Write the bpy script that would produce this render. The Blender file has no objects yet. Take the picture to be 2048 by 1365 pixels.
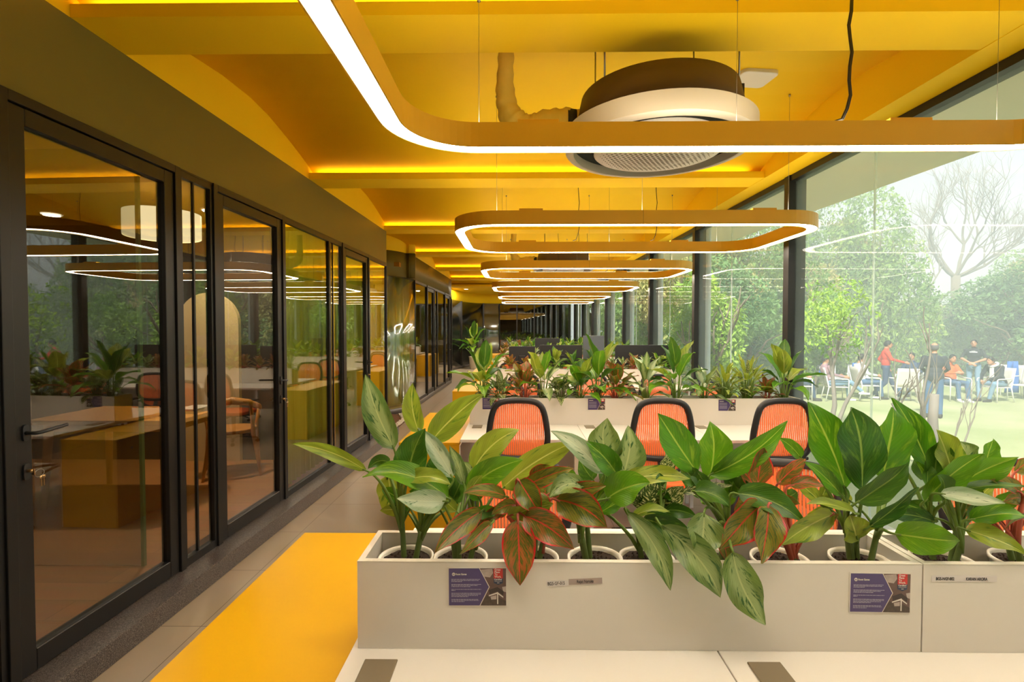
import bpy, bmesh, math, random
from mathutils import Vector, Matrix, Euler, noise as mnoise

S = bpy.context.scene
COL = S.collection
PI = math.pi
rad = math.radians

# ------------------------------------------------------------------ camera
F = 1000.0
CH = 1.60                                   # camera height
cam_d = bpy.data.cameras.new('camera')
cam_d.sensor_width = 36.0
cam_d.lens = 36.0 * F / 2048.0
cam_d.clip_start = 0.02
cam_d.clip_end = 300
cam = bpy.data.objects.new('camera', cam_d)
COL.objects.link(cam)
cam.location = (0, 0, CH)
cam.rotation_euler = (rad(90 - 1.40), 0, rad(0.63))
S.camera = cam
RM = cam.rotation_euler.to_matrix()


def P(px, py, Y):
    """world point seen at pixel (px, py) of the 2048x1365 frame at depth Y"""
    d = RM @ Vector(((px - 1024) / F, -(py - 682.5) / F, -1.0))
    return Vector((0, 0, CH)) + d * (Y / d.y)


# ------------------------------------------------------------------ view + world + sun
S.view_settings.view_transform = 'Standard'
S.view_settings.look = 'None'
S.view_settings.gamma = 1.0
S.view_settings.exposure = 1.55
S.view_settings.use_curve_mapping = False
try:
    S.cycles.use_denoising = True
    S.cycles.transparent_max_bounces = 24
    S.cycles.max_bounces = 8
    S.cycles.diffuse_bounces = 4
    S.cycles.glossy_bounces = 4
    S.cycles.volume_bounces = 1
    S.cycles.sample_clamp_indirect = 4.0
    S.cycles.caustics_reflective = False
    S.cycles.caustics_refractive = False
except Exception:
    pass

W = bpy.data.worlds.new('hazy_sky')
S.world = W
W.use_nodes = True
wn, wl = W.node_tree.nodes, W.node_tree.links
wn.clear()
wo = wn.new('ShaderNodeOutputWorld')
bg = wn.new('ShaderNodeBackground')
tc = wn.new('ShaderNodeTexCoord')
sx = wn.new('ShaderNodeSeparateXYZ')
cr = wn.new('ShaderNodeValToRGB')
cr.color_ramp.elements[0].position = 0.0
cr.color_ramp.elements[0].color = (0.93, 0.97, 1.0, 1)
cr.color_ramp.elements[1].position = 0.7
cr.color_ramp.elements[1].color = (0.62, 0.80, 1.0, 1)
wl.new(tc.outputs['Generated'], sx.inputs[0])
wl.new(sx.outputs['Z'], cr.inputs[0])
wl.new(cr.outputs[0], bg.inputs[0])
bg.inputs[1].default_value = 0.29
wl.new(bg.outputs[0], wo.inputs[0])

sun_d = bpy.data.lights.new('sun', 'SUN')
sun_d.energy = 3.6
sun_d.angle = rad(6)
sun_d.color = (1.0, 0.96, 0.90)
sun = bpy.data.objects.new('sun', sun_d)
COL.objects.link(sun)
sun.rotation_euler = (rad(35), rad(-28), 0)      # from behind the camera side, high


# ------------------------------------------------------------------ materials
MATS = {}


def lin(c):
    return tuple((x / 255 / 12.92) if x / 255 <= 0.04045 else ((x / 255 + 0.055) / 1.055) ** 2.4 for x in c)


def new_mat(name):
    m = bpy.data.materials.new(name)
    m.use_nodes = True
    m.node_tree.nodes.clear()
    MATS[name] = m
    return m, m.node_tree.nodes, m.node_tree.links


def pmat(name, col, rough=0.5, metal=0.0, var=0.06, scale=8.0, bump=0.0, spec=0.5, emit=None, est=0.0, col2=None, trans=0.0):
    """principled material with a procedural noise that varies the colour a little"""
    m, n, l = new_mat(name)
    out = n.new('ShaderNodeOutputMaterial')
    b = n.new('ShaderNodeBsdfPrincipled')
    t = n.new('ShaderNodeTexCoord')
    ns = n.new('ShaderNodeTexNoise')
    ns.inputs['Scale'].default_value = scale
    ns.inputs['Detail'].default_value = 4
    l.new(t.outputs['Object'], ns.inputs['Vector'])
    mx = n.new('ShaderNodeMix')
    mx.data_type = 'RGBA'
    c = tuple(col)
    c2 = col2 if col2 else tuple(max(0, x * (1 - var * 3)) for x in c)
    mx.inputs[6].default_value = (*c, 1)
    mx.inputs[7].default_value = (*c2, 1)
    l.new(ns.outputs['Fac'], mx.inputs[0])
    l.new(mx.outputs[2], b.inputs['Base Color'])
    b.inputs['Roughness'].default_value = rough
    b.inputs['Metallic'].default_value = metal
    b.inputs['Specular IOR Level'].default_value = spec
    if emit:
        b.inputs['Emission Color'].default_value = (*emit, 1)
        b.inputs['Emission Strength'].default_value = est
    if bump:
        bp = n.new('ShaderNodeBump')
        bp.inputs['Strength'].default_value = bump
        bp.inputs['Distance'].default_value = 0.002
        l.new(ns.outputs['Fac'], bp.inputs['Height'])
        l.new(bp.outputs[0], b.inputs['Normal'])
    last = b
    if trans:
        tr = n.new('ShaderNodeBsdfTranslucent')
        l.new(mx.outputs[2], tr.inputs[0])
        ms = n.new('ShaderNodeMixShader')
        ms.inputs[0].default_value = trans
        l.new(b.outputs[0], ms.inputs[1])
        l.new(tr.outputs[0], ms.inputs[2])
        last = ms
    l.new(last.outputs[0], out.inputs[0])
    return m


def emat(name, col, strength):
    m, n, l = new_mat(name)
    out = n.new('ShaderNodeOutputMaterial')
    e = n.new('ShaderNodeEmission')
    e.inputs[0].default_value = (*col, 1)
    e.inputs[1].default_value = strength
    l.new(e.outputs[0], out.inputs[0])
    return m


def glass_mat(name, tint, refl, ior, veil=0.0, veil_col=(0.9, 0.95, 0.95), rough=0.0, graze=1.0):
    m, n, l = new_mat(name)
    out = n.new('ShaderNodeOutputMaterial')
    tr = n.new('ShaderNodeBsdfTransparent')
    tr.inputs[0].default_value = (*tint, 1)
    gl = n.new('ShaderNodeBsdfGlossy')
    gl.inputs['Roughness'].default_value = rough
    gl.inputs[0].default_value = (0.95, 0.95, 0.95, 1)
    lw = n.new('ShaderNodeLayerWeight')
    lw.inputs[0].default_value = 0.5
    pw = n.new('ShaderNodeMath')
    pw.operation = 'POWER'
    pw.inputs[1].default_value = 4.5
    l.new(lw.outputs['Facing'], pw.inputs[0])
    f0 = ((ior - 1) / (ior + 1)) ** 2 + refl
    mt = n.new('ShaderNodeMath')
    mt.operation = 'MULTIPLY_ADD'
    mt.use_clamp = True
    mt.inputs[1].default_value = (1 - f0) * graze
    mt.inputs[2].default_value = f0
    l.new(pw.outputs[0], mt.inputs[0])
    ms = n.new('ShaderNodeMixShader')
    base = tr
    if veil:
        td = n.new('ShaderNodeBsdfTranslucent')
        td.inputs[0].default_value = (*veil_col, 1)
        md = n.new('ShaderNodeMixShader')
        ns = n.new('ShaderNodeTexNoise')
        ns.inputs['Scale'].default_value = 0.6
        t = n.new('ShaderNodeTexCoord')
        l.new(t.outputs['Object'], ns.inputs['Vector'])
        mm = n.new('ShaderNodeMath')
        mm.operation = 'MULTIPLY'
        mm.inputs[1].default_value = veil * 2
        l.new(ns.outputs['Fac'], mm.inputs[0])
        l.new(mm.outputs[0], md.inputs[0])
        l.new(tr.outputs[0], md.inputs[1])
        l.new(td.outputs[0], md.inputs[2])
        base = md
    l.new(mt.outputs[0], ms.inputs[0])
    l.new(base.outputs[0], ms.inputs[1])
    l.new(gl.outputs[0], ms.inputs[2])
    l.new(ms.outputs[0], out.inputs[0])
    return m


YELLOW_PAINT = (0.93, 0.60, 0.008)
pmat('yellow_paint', YELLOW_PAINT, 0.6, var=0.02, scale=3, spec=0.2)
pmat('yellow_metal', lin((240, 188, 60)), 0.4, var=0.02)
pmat('yellow_laminate', lin((214, 160, 0)), 0.42, var=0.02, scale=4)
pmat('yellow_edge', lin((224, 176, 24)), 0.45)
pmat('olive_paint', lin((112, 102, 40)), 0.5, var=0.03, scale=3)
pmat('white_laminate', lin((220, 213, 202)), 0.4, var=0.015, scale=3)
pmat('white_edge', lin((222, 214, 196)), 0.4)
pmat('grey_laminate', lin((170, 165, 155)), 0.5)
pmat('black_metal', lin((26, 24, 23)), 0.42, var=0.05, spec=0.4)
pmat('black_plastic', lin((34, 34, 36)), 0.45, var=0.04)
pmat('dark_rubber', lin((24, 24, 25)), 0.7)
pmat('grille_black', lin((26, 24, 22)), 0.6)
pmat('unit_brown', lin((84, 60, 30)), 0.6)
pmat('unit_white', lin((212, 206, 196)), 0.4, var=0.01)
pmat('disc_white', lin((250, 250, 250)), 0.45, var=0.01)  # unit_white with the missing underside light put into the colour
pmat('unit_hole', lin((150, 148, 144)), 0.6)
pmat('post_paint', lin((205, 216, 222)), 0.3)
pmat('steel', lin((170, 165, 158)), 0.3, metal=1.0)
pmat('brass', lin((205, 170, 120)), 0.3, metal=1.0)
pmat('bronze_flap', lin((136, 122, 98)), 0.42, metal=0.25)
pmat('orange_seat', lin((250, 98, 22)), 0.7, var=0.04)
pmat('pot_white', lin((238, 230, 214)), 0.45, var=0.02)
pmat('soil', lin((58, 38, 24)), 0.95, var=0.25, scale=90, bump=1.0, col2=lin((20, 13, 9)))
pmat('pot_inner', lin((150, 92, 58)), 0.7)
pmat('green_petiole', lin((112, 140, 52)), 0.5, var=0.1, scale=12, trans=0.1)
pmat('green_cane', lin((96, 116, 50)), 0.6, var=0.12, scale=30)
pmat('red_petiole', lin((196, 96, 74)), 0.5, var=0.1, scale=20, trans=0.1)
pmat('duct_cloth', lin((236, 196, 84)), 0.7, var=0.15, scale=10, col2=lin((196, 176, 70)))
pmat('curtain_green', lin((206, 216, 96)), 0.9, var=0.05, trans=0.45)
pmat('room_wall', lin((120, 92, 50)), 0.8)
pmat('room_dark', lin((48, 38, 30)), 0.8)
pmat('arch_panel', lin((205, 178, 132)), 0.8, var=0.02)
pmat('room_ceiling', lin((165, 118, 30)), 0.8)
pmat('oak', lin((214, 144, 66)), 0.45, var=0.1, scale=6)
pmat('lamp_white', lin((240, 232, 190)), 0.8, emit=(1.0, 0.86, 0.55), est=.5)
pmat('soffit_white', lin((232, 232, 220)), 0.8, var=0.01)
pmat('wall_outside', lin((200, 196, 180)), 0.9)
pmat('bark', lin((138, 124, 104)), 0.9, var=0.15, scale=10, bump=0.5)
pmat('bark_pale', lin((140, 132, 122)), 0.9, var=0.08, scale=10)
pmat('pebble', lin((226, 214, 196)), 0.6, var=0.15, scale=15)
pmat('bed_soil', lin((110, 70, 38)), 0.9, var=0.15, scale=30)
pmat('white_frame', lin((240, 240, 238)), 0.4)
pmat('white_sling', lin((232, 228, 220)), 0.7, trans=0.2)
pmat('skin', lin((196, 140, 108)), 0.6, var=0.04)
pmat('hair_black', lin((30, 26, 26)), 0.6)
pmat('hair_grey', lin((96, 92, 92)), 0.6)
pmat('cloth_red', lin((224, 66, 44)), 0.8)
pmat('cloth_denim', lin((74, 108, 148)), 0.85, var=0.1, scale=20)
pmat('cloth_denim_pale', lin((126, 160, 190)), 0.85, var=0.1, scale=20)
pmat('cloth_denim_dark', lin((52, 74, 108)), 0.85, var=0.1, scale=20)
pmat('cloth_charcoal', lin((62, 66, 74)), 0.85)
pmat('cloth_black', lin((36, 42, 54)), 0.85)
pmat('cloth_white', lin((228, 230, 232)), 0.85)
pmat('cloth_orange', lin((216, 108, 52)), 0.85)
pmat('cloth_plaid', lin((176, 140, 150)), 0.85, var=0.2, scale=60)
pmat('cloth_blue', lin((60, 112, 190)), 0.85)
pmat('shoe_white', lin((226, 226, 222)), 0.6)
pmat('shoe_dark', lin((52, 44, 40)), 0.6)
pmat('eye_dark', lin((30, 22, 18)), 0.3)
pmat('lips', lin((160, 92, 80)), 0.6)
pmat('card_white', lin((226, 218, 206)), 0.35)
pmat('card_purple', lin((74, 60, 112)), 0.35, var=0.04)
pmat('card_red', lin((206, 40, 36)), 0.35)
pmat('card_navy', lin((40, 52, 84)), 0.35)
pmat('card_text', lin((196, 190, 206)), 0.5)
pmat('card_brown', lin((108, 82, 74)), 0.4, var=0.1, scale=40)
pmat('card_cloud', lin((206, 188, 178)), 0.4, var=0.2, scale=60)
pmat('card_foliage', lin((92, 76, 62)), 0.5, var=0.2, scale=120, col2=lin((48, 38, 34)))
pmat('card_roof', lin((58, 44, 42)), 0.4)
pmat('label_grey', lin((168, 150, 142)), 0.4)
pmat('label_white', lin((222, 214, 210)), 0.4)
pmat('ink', lin((26, 26, 36)), 0.5)
pmat('monitor_grey', lin((92, 98, 108)), 0.35, var=0.02)
pmat('cable_black', lin((28, 20, 12)), 0.5)
pmat('tag_green', lin((150, 170, 120)), 0.5)
pmat('glass_edge', lin((120, 150, 100)), 0.25)
pmat('screen_glow', (0.02, 0.02, 0.05), 0.2, emit=(0.30, 0.22, 0.9), est=0.9)
pmat('flower_yellow', lin((250, 220, 30)), 0.7, trans=0.3)
emat('loop_light', (1.0, 0.90, 0.74), 17.0)
emat('cove_light', (1.0, 0.74, 0.22), 4.5)
emat('loop_added_glow', (1.0, 0.85, 0.58), 6.0)  # added glow for the loop tops, fills the ceiling
emat('downlight', (1.0, 0.93, 0.8), 6.0)
glass_mat('glass_partition', (0.76, 0.76, 0.72), 0.055, 1.5)
glass_mat('glass_curved', (0.88, 0.93, 0.86), 0.14, 1.6, rough=0.10)
glass_mat('joint_seal', (0.90, 0.97, 0.95), 0.02, 1.3, veil=0.55)
glass_mat('glass_window', (0.97, 0.99, 0.98), 0.0, 1.16, veil=0.09, graze=.2)  # pale haze of the outside view mixed into the pane


def floor_mat():
    m, n, l = new_mat('floor_tiles')
    out = n.new('ShaderNodeOutputMaterial')
    b = n.new('ShaderNodeBsdfPrincipled')
    t = n.new('ShaderNodeTexCoord')
    mp = n.new('ShaderNodeMapping')
    mp.inputs['Location'].default_value = (0.46, -0.13, 0)
    br = n.new('ShaderNodeTexBrick')
    br.offset = 0.0
    br.inputs['Scale'].default_value = 1.0
    br.inputs['Brick Width'].default_value = 1.24
    br.inputs['Row Height'].default_value = 0.625
    br.inputs['Mortar Size'].default_value = 0.0022
    br.inputs['Color1'].default_value = (*lin((164, 148, 128)), 1)
    br.inputs['Color2'].default_value = (*lin((158, 142, 120)), 1)
    br.inputs['Mortar'].default_value = (*lin((96, 80, 64)), 1)
    ns = n.new('ShaderNodeTexNoise')
    ns.inputs['Scale'].default_value = 2.5
    ns.inputs['Detail'].default_value = 6
    mx = n.new('ShaderNodeMix')
    mx.data_type = 'RGBA'
    mx.blend_type = 'MULTIPLY'
    mx.inputs[0].default_value = 0.12
    l.new(t.outputs['Object'], mp.inputs[0])
    l.new(mp.outputs[0], br.inputs['Vector'])
    l.new(t.outputs['Object'], ns.inputs['Vector'])
    l.new(br.outputs['Color'], mx.inputs[6])
    l.new(ns.outputs['Color'], mx.inputs[7])
    l.new(mx.outputs[2], b.inputs['Base Color'])
    b.inputs['Roughness'].default_value = 0.28
    l.new(b.outputs[0], out.inputs[0])


def wood_mat(name, c1, c2, rough=0.4):
    m, n, l = new_mat(name)
    out = n.new('ShaderNodeOutputMaterial')
    b = n.new('ShaderNodeBsdfPrincipled')
    t = n.new('ShaderNodeTexCoord')
    mp = n.new('ShaderNodeMapping')
    mp.inputs['Scale'].default_value = (1.2, 9, 1)
    ns = n.new('ShaderNodeTexNoise')
    ns.inputs['Scale'].default_value = 2
    ns.inputs['Detail'].default_value = 6
    br = n.new('ShaderNodeTexBrick')
    br.inputs['Scale'].default_value = 1.0
    br.inputs['Brick Width'].default_value = 1.2
    br.inputs['Row Height'].default_value = 0.19
    br.inputs['Mortar Size'].default_value = 0.0015
    br.inputs['Color1'].default_value = (*c1, 1)
    br.inputs['Color2'].default_value = (*c2, 1)
    br.inputs['Mortar'].default_value = (*[x * 0.4 for x in c1], 1)
    mx = n.new('ShaderNodeMix')
    mx.data_type = 'RGBA'
    mx.blend_type = 'MULTIPLY'
    mx.inputs[0].default_value = 0.4
    l.new(t.outputs['Object'], mp.inputs[0])
    l.new(mp.outputs[0], ns.inputs['Vector'])
    l.new(t.outputs['Object'], br.inputs['Vector'])
    l.new(br.outputs['Color'], mx.inputs[6])
    l.new(ns.outputs['Color'], mx.inputs[7])
    l.new(mx.outputs[2], b.inputs['Base Color'])
    b.inputs['Roughness'].default_value = rough
    l.new(b.outputs[0], out.inputs[0])


def granite_mat():
    m, n, l = new_mat('granite')
    out = n.new('ShaderNodeOutputMaterial')
    b = n.new('ShaderNodeBsdfPrincipled')
    t = n.new('ShaderNodeTexCoord')
    ns = n.new('ShaderNodeTexNoise')
    ns.inputs['Scale'].default_value = 240
    ns.inputs['Detail'].default_value = 3
    r = n.new('ShaderNodeValToRGB')
    r.color_ramp.elements[0].position = 0.42
    r.color_ramp.elements[0].color = (*lin((48, 42, 40)), 1)
    r.color_ramp.elements[1].position = 0.68
    r.color_ramp.elements[1].color = (*lin((120, 112, 108)), 1)
    l.new(t.outputs['Object'], ns.inputs['Vector'])
    l.new(ns.outputs['Fac'], r.inputs[0])
    l.new(r.outputs[0], b.inputs['Base Color'])
    b.inputs['Roughness'].default_value = 0.35
    l.new(b.outputs[0], out.inputs[0])


def grass_mat():
    m, n, l = new_mat('lawn')
    out = n.new('ShaderNodeOutputMaterial')
    b = n.new('ShaderNodeBsdfPrincipled')
    t = n.new('ShaderNodeTexCoord')
    ns = n.new('ShaderNodeTexNoise')
    ns.inputs['Scale'].default_value = 0.5
    ns.inputs['Detail'].default_value = 8
    r = n.new('ShaderNodeValToRGB')
    r.color_ramp.elements[0].position = 0.35
    r.color_ramp.elements[0].color = (*lin((150, 160, 108)), 1)
    r.color_ramp.elements[1].position = 0.65
    r.color_ramp.elements[1].color = (*lin((182, 182, 140)), 1)
    n2 = n.new('ShaderNodeTexNoise')
    n2.inputs['Scale'].default_value = 60
    bp = n.new('ShaderNodeBump')
    bp.inputs['Strength'].default_value = 0.6
    bp.inputs['Distance'].default_value = 0.02
    l.new(t.outputs['Object'], ns.inputs['Vector'])
    l.new(t.outputs['Object'], n2.inputs['Vector'])
    l.new(n2.outputs['Fac'], bp.inputs['Height'])
    l.new(bp.outputs[0], b.inputs['Normal'])
    l.new(ns.outputs['Fac'], r.inputs[0])
    l.new(r.outputs[0], b.inputs['Base Color'])
    b.inputs['Roughness'].default_value = 0.95
    l.new(b.outputs[0], out.inputs[0])


def mesh_fabric_mat():
    """orange chair mesh: fine wavy vertical threads with slits between them"""
    m, n, l = new_mat('orange_mesh')
    out = n.new('ShaderNodeOutputMaterial')
    b = n.new('ShaderNodeBsdfPrincipled')
    b.inputs['Base Color'].default_value = (*lin((255, 150, 90)), 1)
    b.inputs['Roughness'].default_value = 0.65
    tl = n.new('ShaderNodeBsdfTranslucent')
    tl.inputs[0].default_value = (*lin((255, 140, 70)), 1)
    m0 = n.new('ShaderNodeMixShader')
    m0.inputs[0].default_value = 0.4
    l.new(b.outputs[0], m0.inputs[1])
    l.new(tl.outputs[0], m0.inputs[2])
    t = n.new('ShaderNodeTexCoord')
    w = n.new('ShaderNodeTexWave')
    w.wave_type = 'BANDS'
    w.bands_direction = 'X'
    w.inputs['Scale'].default_value = 23
    w.inputs['Distortion'].default_value = 0.6
    w.inputs['Detail'].default_value = 0
    w.inputs['Detail Scale'].default_value = 0.5
    l.new(t.outputs['Object'], w.inputs['Vector'])
    r = n.new('ShaderNodeValToRGB')
    r.color_ramp.elements[0].position = 0.20
    r.color_ramp.elements[0].color = (0.75, 0.75, 0.75, 1)
    r.color_ramp.elements[1].position = 0.42
    r.color_ramp.elements[1].color = (0.04, 0.04, 0.04, 1)
    l.new(w.outputs['Fac'], r.inputs[0])
    tr = n.new('ShaderNodeBsdfTransparent')
    ms = n.new('ShaderNodeMixShader')
    l.new(r.outputs[0], ms.inputs[0])
    l.new(m0.outputs[0], ms.inputs[1])
    l.new(tr.outputs[0], ms.inputs[2])
    l.new(ms.outputs[0], out.inputs[0])


def leaf_mat(name, base, mid, vein, blotch=None, bl=(0.5, 0.6), bscale=6.0, margin=None, trans=0.36, rough=0.33, center=None):
    """leaf shader on UV (x across the blade, y along it); pattern of midrib, side veins, blotches and margin"""
    m, n, l = new_mat(name)
    out = n.new('ShaderNodeOutputMaterial')
    b = n.new('ShaderNodeBsdfPrincipled')
    b.inputs['Roughness'].default_value = rough
    uv = n.new('ShaderNodeUVMap')
    uv.uv_map = 'UVMap'
    va = n.new('ShaderNodeUVMap')
    va.uv_map = 'Var'
    s = n.new('ShaderNodeSeparateXYZ')
    l.new(uv.outputs[0], s.inputs[0])
    sv = n.new('ShaderNodeSeparateXYZ')
    l.new(va.outputs[0], sv.inputs[0])

    def M(op, a, b_=None, clamp=False):
        x = n.new('ShaderNodeMath')
        x.operation = op
        x.use_clamp = clamp
        for i, v in enumerate((a, b_)):
            if v is None:
                continue
            if isinstance(v, (int, float)):
                x.inputs[i].default_value = v
            else:
                l.new(v, x.inputs[i])
        return x.outputs[0]

    def MIX(fac, a, c):
        x = n.new('ShaderNodeMix')
        x.data_type = 'RGBA'
        for i, v in ((0, fac), (6, a), (7, c)):
            if isinstance(v, tuple):
                x.inputs[i].default_value = (*v, 1)
            elif isinstance(v, (int, float)):
                x.inputs[i].default_value = v
            else:
                l.new(v, x.inputs[i])
        return x.outputs[2]

    def RAMP(v, lo, hi):
        x = n.new('ShaderNodeMapRange')
        x.interpolation_type = 'SMOOTHSTEP'
        x.inputs[1].default_value = lo
        x.inputs[2].default_value = hi
        l.new(v, x.inputs[0])
        return x.outputs[0]
    au = M('ABSOLUTE', M('SUBTRACT', s.outputs[0], 0.5))          # 0 midrib .. 0.5 margin
    # noise coordinates: uv + per-leaf offset
    cb = n.new('ShaderNodeCombineXYZ')
    l.new(M('MULTIPLY', s.outputs[0], 0.55), cb.inputs[0])
    l.new(M('ADD', s.outputs[1], M('MULTIPLY', au, -0.9)), cb.inputs[1])
    l.new(M('MULTIPLY', sv.outputs[0], 37.0), cb.inputs[2])
    nz = n.new('ShaderNodeTexNoise')
    nz.inputs['Scale'].default_value = bscale
    nz.inputs['Detail'].default_value = 5
    nz.inputs['Roughness'].default_value = 0.62
    l.new(cb.outputs[0], nz.inputs['Vector'])
    n2 = n.new('ShaderNodeTexNoise')
    n2.inputs['Scale'].default_value = 3.0
    n2.inputs['Detail'].default_value = 3
    l.new(cb.outputs[0], n2.inputs['Vector'])
    dark = tuple(x * 0.62 for x in base)
    c = MIX(RAMP(n2.outputs[0], 0.35, 0.65), base, dark)
    c = MIX(M('MULTIPLY', sv.outputs[1], 0.45), c, mid)
    if center:
        c = MIX(M('MULTIPLY', M('SUBTRACT', 1.0, RAMP(M('ADD', au, M('MULTIPLY', M('SUBTRACT', nz.outputs[0], 0.5), 0.35)), 0.16, 0.34)), 0.9), c, center)
    if blotch:
        c = MIX(RAMP(nz.outputs[0], bl[0], bl[1]), c, blotch)
    # side veins
    ph = M('SUBTRACT', M('MULTIPLY', s.outputs[1], 15.0), M('MULTIPLY', au, 13.0))
    vn = M('POWER', M('ABSOLUTE', M('SINE', M('MULTIPLY', ph, PI))), 14.0)
    c = MIX(RAMP(nz.outputs[0], .5, .72), c, mid) if not (blotch or margin) else c
    c = MIX(M('MULTIPLY', vn, 0.05 if not margin else 0.22), c, vein)
    if margin:
        mg = RAMP(M('ADD', au, M('MULTIPLY', M('SUBTRACT', nz.outputs[0], 0.5), 0.22)), 0.42, 0.49)
        c = MIX(mg, c, margin)
    rib = M('SUBTRACT', 1.0, RAMP(au, 0.012, 0.035))
    c = MIX(M('MULTIPLY', rib, 0.8), c, vein)
    l.new(c, b.inputs['Base Color'])
    bp = n.new('ShaderNodeBump')
    bp.inputs['Strength'].default_value = 0.22
    bp.inputs['Distance'].default_value = 0.002
    l.new(M('ADD', vn, M('MULTIPLY', rib, 2.0)), bp.inputs['Height'])
    bp.invert = True
    l.new(bp.outputs[0], b.inputs['Normal'])
    tl = n.new('ShaderNodeBsdfTranslucent')
    l.new(c, tl.inputs[0])
    ms = n.new('ShaderNodeMixShader')
    ms.inputs[0].default_value = trans
    l.new(b.outputs[0], ms.inputs[1])
    l.new(tl.outputs[0], ms.inputs[2])
    l.new(ms.outputs[0], out.inputs[0])


leaf_mat('leaf_green', lin((76, 138, 20)), lin((126, 168, 36)), lin((170, 194, 76)))
leaf_mat('leaf_dark', lin((52, 100, 26)), lin((98, 138, 42)), lin((140, 168, 74)))
leaf_mat('leaf_olive', lin((140, 162, 46)), lin((186, 190, 70)), lin((208, 210, 110)), blotch=lin((86, 124, 34)), bl=(0.56, 0.66), bscale=5)
leaf_mat('leaf_pale', lin((96, 128, 62)), lin((138, 154, 76)), lin((184, 194, 130)), blotch=lin((58, 96, 44)), bl=(0.56, 0.63), bscale=9, center=lin((150, 168, 108)))
leaf_mat('leaf_silver', lin((150, 180, 140)), lin((180, 196, 150)), lin((212, 220, 186)), blotch=lin((70, 112, 70)), bl=(0.6, 0.66), bscale=9, center=lin((200, 212, 180)))
leaf_mat('leaf_red', lin((112, 134, 42)), lin((150, 132, 50)), lin((220, 66, 54)), blotch=lin((70, 100, 36)), bl=(0.48, 0.6), bscale=8, margin=lin((196, 36, 34)))
leaf_mat('leaf_redbright', lin((150, 110, 46)), lin((196, 96, 58)), lin((226, 60, 60)), blotch=lin((86, 104, 36)), bl=(0.42, 0.54), bscale=8, margin=lin((214, 40, 44)))
leaf_mat('leaf_speckled', lin((58, 86, 34)), lin((90, 112, 44)), lin((60, 90, 36)), blotch=lin((214, 214, 150)), bl=(0.52, 0.56), bscale=16)
LM = {k: MATS['leaf_' + v] for k, v in dict(G='green', D='dark', O='olive', V='pale', S='silver', R='red', B='redbright', W='speckled').items()}

floor_mat()
granite_mat()
grass_mat()
mesh_fabric_mat()
wood_mat('wood_floor', lin((206, 142, 84)), lin((190, 124, 70)))


def foliage_mat(name, c1, c2, c3=None, trans=0.35):
    m, n, l = new_mat(name)
    out = n.new('ShaderNodeOutputMaterial')
    b = n.new('ShaderNodeBsdfPrincipled')
    b.inputs['Roughness'].default_value = 0.7
    t = n.new('ShaderNodeTexCoord')
    ns = n.new('ShaderNodeTexNoise')
    ns.inputs['Scale'].default_value = 0.9
    ns.inputs['Detail'].default_value = 5
    l.new(t.outputs['Object'], ns.inputs['Vector'])
    r = n.new('ShaderNodeValToRGB')
    r.color_ramp.elements[0].position = 0.35
    r.color_ramp.elements[0].color = (*c1, 1)
    r.color_ramp.elements[1].position = 0.6
    r.color_ramp.elements[1].color = (*c2, 1)
    if c3:
        e = r.color_ramp.elements.new(0.72)
        e.color = (*c3, 1)
    l.new(ns.outputs['Fac'], r.inputs[0])
    l.new(r.outputs[0], b.inputs['Base Color'])
    tl = n.new('ShaderNodeBsdfTranslucent')
    l.new(r.outputs[0], tl.inputs[0])
    ms = n.new('ShaderNodeMixShader')
    ms.inputs[0].default_value = trans
    l.new(b.outputs[0], ms.inputs[1])
    l.new(tl.outputs[0], ms.inputs[2])
    l.new(ms.outputs[0], out.inputs[0])


foliage_mat('foliage_green', lin((110, 146, 78)), lin((160, 188, 96)), lin((206, 200, 130)))
foliage_mat('foliage_yellow', lin((140, 160, 84)), lin((200, 190, 120)), lin((216, 180, 126)))
foliage_mat('foliage_bright', lin((120, 164, 60)), lin((176, 206, 84)))
foliage_mat('foliage_deep', lin((84, 124, 80)), lin((132, 168, 100)))


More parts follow.
